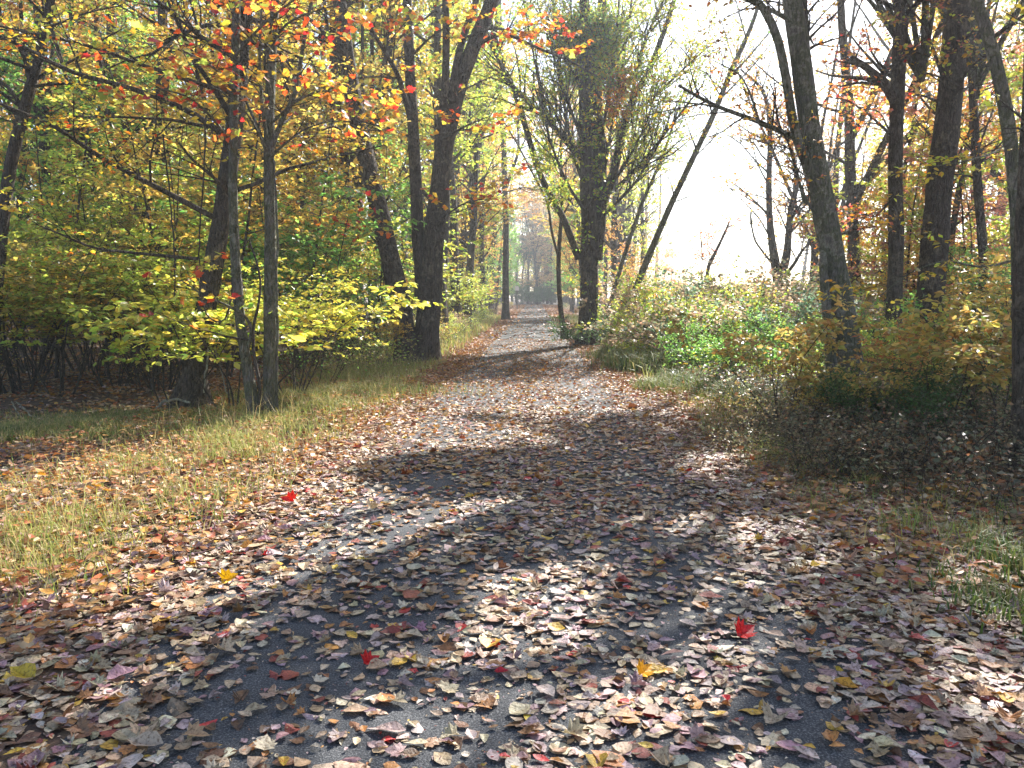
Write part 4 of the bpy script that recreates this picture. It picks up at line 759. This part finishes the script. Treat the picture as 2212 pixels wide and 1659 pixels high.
x, y = scatter(120000, -6, -1.8, 3, 20, left_d); parts.append(blades(x, y, .08+.2*rng.random(len(x))**1.5, .0045+.001*y*.4, palette(len(x), STR), .9))
x, y = scatter(2500, -6, -1.9, 3.5, 20, left_d); parts.append(blades(x, y, .3+.35*rng.random(len(x)), .005, palette(len(x), STR[:2]), .6))
x, y = scatter(40000, -5.5, -1.8, 20, 60, left_d); parts.append(blades(x, y, .15+.25*rng.random(len(x)), .03, palette(len(x), STR), .6))
merge('grass', parts, M_GRASS, 'dry straw and green grass along the left verge', 'grass')
parts = []
x, y = scatter(115000, 1.8, 5.5, 3, 16, right_d); parts.append(blades(x, y, .07+.2*rng.random(len(x))**1.5, .006, palette(len(x), STR), .9))
x, y = scatter(45000, 1.8, 5.5, 16, 60, right_d); parts.append(blades(x, y, .15+.25*rng.random(len(x)), .03, palette(len(x), STR), .6))
for (u, v, rad, n, h) in ((1385, 795, .55, 3500, .5), (1455, 800, .45, 3000, .55), (1500, 835, .4, 1800, .4), (1335, 775, .5, 2200, .4), (1570, 845, .6, 2500, .35), (1430, 840, .3, 1500, .25), (1680, 860, 1.0, 2500, .3), (2140, 1290, .25, 450, .14), (2200, 1215, .2, 400, .25)):
    g = onground(u, v); x = g[0]+rnd(n)*rad*.6; y = g[1]+rnd(n)*rad; parts.append(blades(x, y, h*(.4+.7*rng.random(n)), .012, palette(n, GRS), .8))
merge('grass', parts, M_GRASS, 'green and straw grass tufts along the right verge', 'grass')
parts = []
for (u, v, rad, n, h) in ((40, 925, .8, 9000, .2), (250, 890, .7, 4000, .16), (400, 885, .8, 4500, .14), (700, 850, .9, 6000, .25), (620, 880, .6, 3000, .2)):
    g = onground(u, v); x = g[0]+rnd(n)*rad; y = g[1]+rnd(n)*rad*.45; parts.append(blades(x, y, h*(.4+.7*rng.random(n)), .008, palette(n, GRS+STR[:2]), .8))
merge('grass', parts, M_GRASS, 'short green grass patches beyond the left verge, near the leaning trunk', 'grass')
# low leafy ground cover
def cover(n, x0, x1, y0, y1, dens, sz, h, pal, name, label):
    x, y = scatter(n, x0, x1, y0, y1, dens); M = len(x); P = np.stack([x, y, gh(x, y)+h*rng.random(M)], -1); a = rng.random(M)*6.28
    D = np.stack([np.cos(a), np.sin(a), .3*rnd(M)], -1); N = nrm(rnd(M, 3)*.6+np.array([[0, 0, 1.]]))
    V, Fc, c = leaf_mesh('x', P, D, N, sz*(.6+.7*rng.random(M)), palette(M, pal), 'quad'); wd = Wood()
    k = rng.random(M) < .12; p = P[k].copy(); p[:, 2] = gh(p[:, 0], p[:, 1])-.02; C = curves(p, nrm(rnd(len(p), 3)*.5+np.array([[0, 0, 1.]])), h*1.3*(.5+.7*rng.random(len(p))), 4, .2, 0); wd.add(C, np.full((len(p), 4), .0025), 3)
    o = merge(name, [(V, Fc, c)], M_LEAF, label, 'ground cover'); t = wd.build('stems', M_TWIG, o); t['kind'] = 'stuff'
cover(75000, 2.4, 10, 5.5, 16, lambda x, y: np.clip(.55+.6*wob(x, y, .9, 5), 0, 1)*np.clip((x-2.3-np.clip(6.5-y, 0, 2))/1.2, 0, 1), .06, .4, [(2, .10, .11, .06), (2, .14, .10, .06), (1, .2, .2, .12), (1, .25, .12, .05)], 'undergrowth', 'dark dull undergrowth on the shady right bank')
cover(30000, -5.2, -2.6, 17, 55, lambda x, y: np.clip(.6+.6*wob(x, y, .5, 6), 0, 1), .07, .7, [(2, *YGR), (2, .2, .28, .08), (1, .36, .3, .14)], 'undergrowth', 'sunlit green undergrowth on the left bank beyond the double maple')
cover(30000, 2.6, 12, 15, 34, lambda x, y: np.clip(.6+.6*wob(x, y, .5, 7), 0, 1), .07, .7, [(2, *YGR), (2, .14, .22, .06), (1, .36, .3, .14), (1, *GLD)], 'undergrowth', 'leafy green undergrowth on the sunlit right bank')

# ------------------------------------------------------------------ sticks, sign, single leaves
def stick(px, Y, w, label, mat, z=None, name='fallen_branch'):
    pts = []
    for k, (u, v) in enumerate(px):
        g = onground(u, v); p = at(u, v, Y) if Y else g; pts.append([p[0], p[1], max(p[2], float(gh(p[0], p[1]))+.02) if Y else float(gh(p[0], p[1]))+.025, w[0]+(w[1]-w[0])*k/(len(px)-1)])
    L = smooth_line(np.array(pts), 14); L[:, :3] += rnd(14, 3)*.006; wd = Wood(); wd.add(L[:, :3], L[:, 3]/2, 7); wd.build(name, mat, None, L[0, :3], loc=L[0, :3], label=label, cat='branch')
stick([(335, 888), (352, 868), (380, 862), (410, 870)], 12.2, (.05, .03), 'crooked pale dead branch propped left of the leaning trunk roots', M_PALE)
stick([(80, 890), (130, 880), (190, 882)], None, (.02, .03), 'weathered branch lying flat in shade at far left', M_PALE)
stick([(25, 868), (45, 912)], 11.5, (.02, .02), 'short straight stick leaning at the far left grass', M_PALE)
stick([(36, 868), (70, 900), (95, 915)], 11.4, (.02, .02), 'longer stick leaning right at the far left grass', M_PALE)
stick([(100, 925), (150, 926), (200, 926)], None, (.018, .01), 'thin straight stick on the litter below the far left grass', M_PALE)
stick([(445, 905), (500, 899), (525, 897)], None, (.03, .05), 'short mossy log piece lying left of the slim maple base', M_PALE)
stick([(452, 748), (445, 800), (440, 850)], 12.3, (.03, .025), 'pale dead sapling stem resting on the leaning trunk', M_PALE, name='dead_stem')
stick([(465, 755), (480, 810), (490, 850)], 12.2, (.02, .02), 'pale thin stem slanting right of the leaning trunk', M_PALE, name='dead_stem')
stick([(1505, 1382), (1560, 1386), (1610, 1384)], None, (.018, .03), 'dark broken stick lying on the path beside a red leaf', M_BARK)
stick([(1860, 700), (1895, 725), (1925, 760), (1960, 790)], 17.5, (.12, .28), 'dark mossy log leaning against the trunk with the stub', M_BARK, name='fallen_log')
stick([(2120, 985), (2200, 978), (2260, 970)], 8.0, (.012, .02), 'thin pale twig poking from the dark brambles', M_PALE)
stick([(1870, 990), (1950, 986), (2000, 984)], None, (.02, .02), 'grey stick half buried in right bank litter', M_BARK2)
stick([(2215, 1300), (2240, 1200), (2250, 1100)], 4.6, (.01, .008), 'dry stalk at the right edge', M_PALE) if False else None

def haze():
    m, n, l, b, out = newmat('haze_air'); n.remove(b); v = n.new('ShaderNodeVolumePrincipled'); v.inputs['Density'].default_value = .0014; v.inputs['Anisotropy'].default_value = .55
    v.inputs['Color'].default_value = (.88, .94, 1, 1); l.new(v.outputs[0], out.inputs['Volume'])
    x, y0, y1, z0, z1 = 330, -60, 420, -1.6, 34
    V = [(a, c, e) for e in (z0, z1) for a, c in ((-x, y0), (x, y0), (x, y1), (-x, y1))]
    f = [(0, 3, 2, 1), (4, 5, 6, 7), (0, 1, 5, 4), (1, 2, 6, 5), (2, 3, 7, 6), (3, 0, 4, 7)]
    link('haze', raw_mesh('haze', np.array(V, float), np.array(f), 4), m, kind='stuff', label='thin sunlit haze filling the air between the trees', cat='haze')
haze()
def sign():
    p = base(1117, 88); root = thing('sign', 'small white rectangular sign on a post far down the left of the path', 'sign', p)
    wd = Wood(); wd.add(np.array([[0, 0, -.2], [0, 0, 1.], [0, 0, 2.3]]), np.full(3, .05), 8); wd.build('post', M_BARK2, root)
    m, n, l, b, out = newmat('sign_white'); b.inputs['Base Color'].default_value = (.8, .82, .85, 1)
    v = np.array([(x, y, z) for y in (-.08, -.055) for x, z in ((-.19, 1.95), (.19, 1.95), (.19, 2.4), (-.19, 2.4))]); f = np.array([(0, 1, 2, 3), (7, 6, 5, 4), (0, 4, 5, 1), (1, 5, 6, 2), (2, 6, 7, 3), (3, 7, 4, 0)])
    link('panel', raw_mesh('panel', v, f, 4), m, root)
sign()
def one_leaf(u, v, s, shape, col, label, up=.3):
    g = onground(u, v); P = np.array([[0, 0, 0.]]); a = rng.random()*6.28
    V, Fc, c = leaf_mesh('x', P, np.array([[math.cos(a), math.sin(a), up*.3]]), nrm(np.array([[.2*up, -up, 1.]])), np.array([s]), np.array([col]), shape, curl=np.array([[.3, .35, .1]]), fold=np.array([.2]))
    V = V.reshape(-1, 3); V[:, 2] -= V[:, 2].min(); link('fallen_leaf', raw_mesh('fallen_leaf', V, Fc, 3, c), M_LITTER, None, (g[0], g[1], float(gh(g[0], g[1]))+.035), label, 'leaf')
one_leaf(78, 1485, .15, 'beech', (.55, .38, .03), 'large golden-yellow leaf on the dark asphalt at lower left')
one_leaf(1590, 1390, .12, 'maple', (.55, .02, .02), 'bright crimson leaf at the end of the dark stick', .8)
one_leaf(785, 1450, .08, 'maple', (.6, .02, .02), 'scarlet leaf left of centre on the lower path', .7)
one_leaf(1068, 1469, .06, 'beech', (.55, .02, .03), 'small red leaf near the bottom centre of the path')
one_leaf(1378, 1476, .09, 'maple', (.8, .4, .02), 'curled bright yellow-orange leaf on the sunlit lower path', .9)
one_leaf(480, 1268, .10, 'maple', (.75, .42, .02), 'upright golden leaf near the left side of the path', 1.2)
one_leaf(1800, 1490, .11, 'beech', (.6, .3, .03), 'broad orange-yellow leaf at lower right of the path')
one_leaf(1562, 1521, .06, 'beech', (.5, .02, .03), 'dark red leaf just below the crimson one')
one_leaf(638, 1092, .12, 'maple', (.65, .03, .02), 'large vivid red leaf at the left path edge', .8)
one_leaf(355, 1632, .13, 'beech', (.5, .38, .28), 'broad pale veined leaf at the bottom left of the path', .2)
one_leaf(1768, 1232, .09, 'beech', (.8, .5, .03), 'flat bright yellow leaf on the right side of the path')
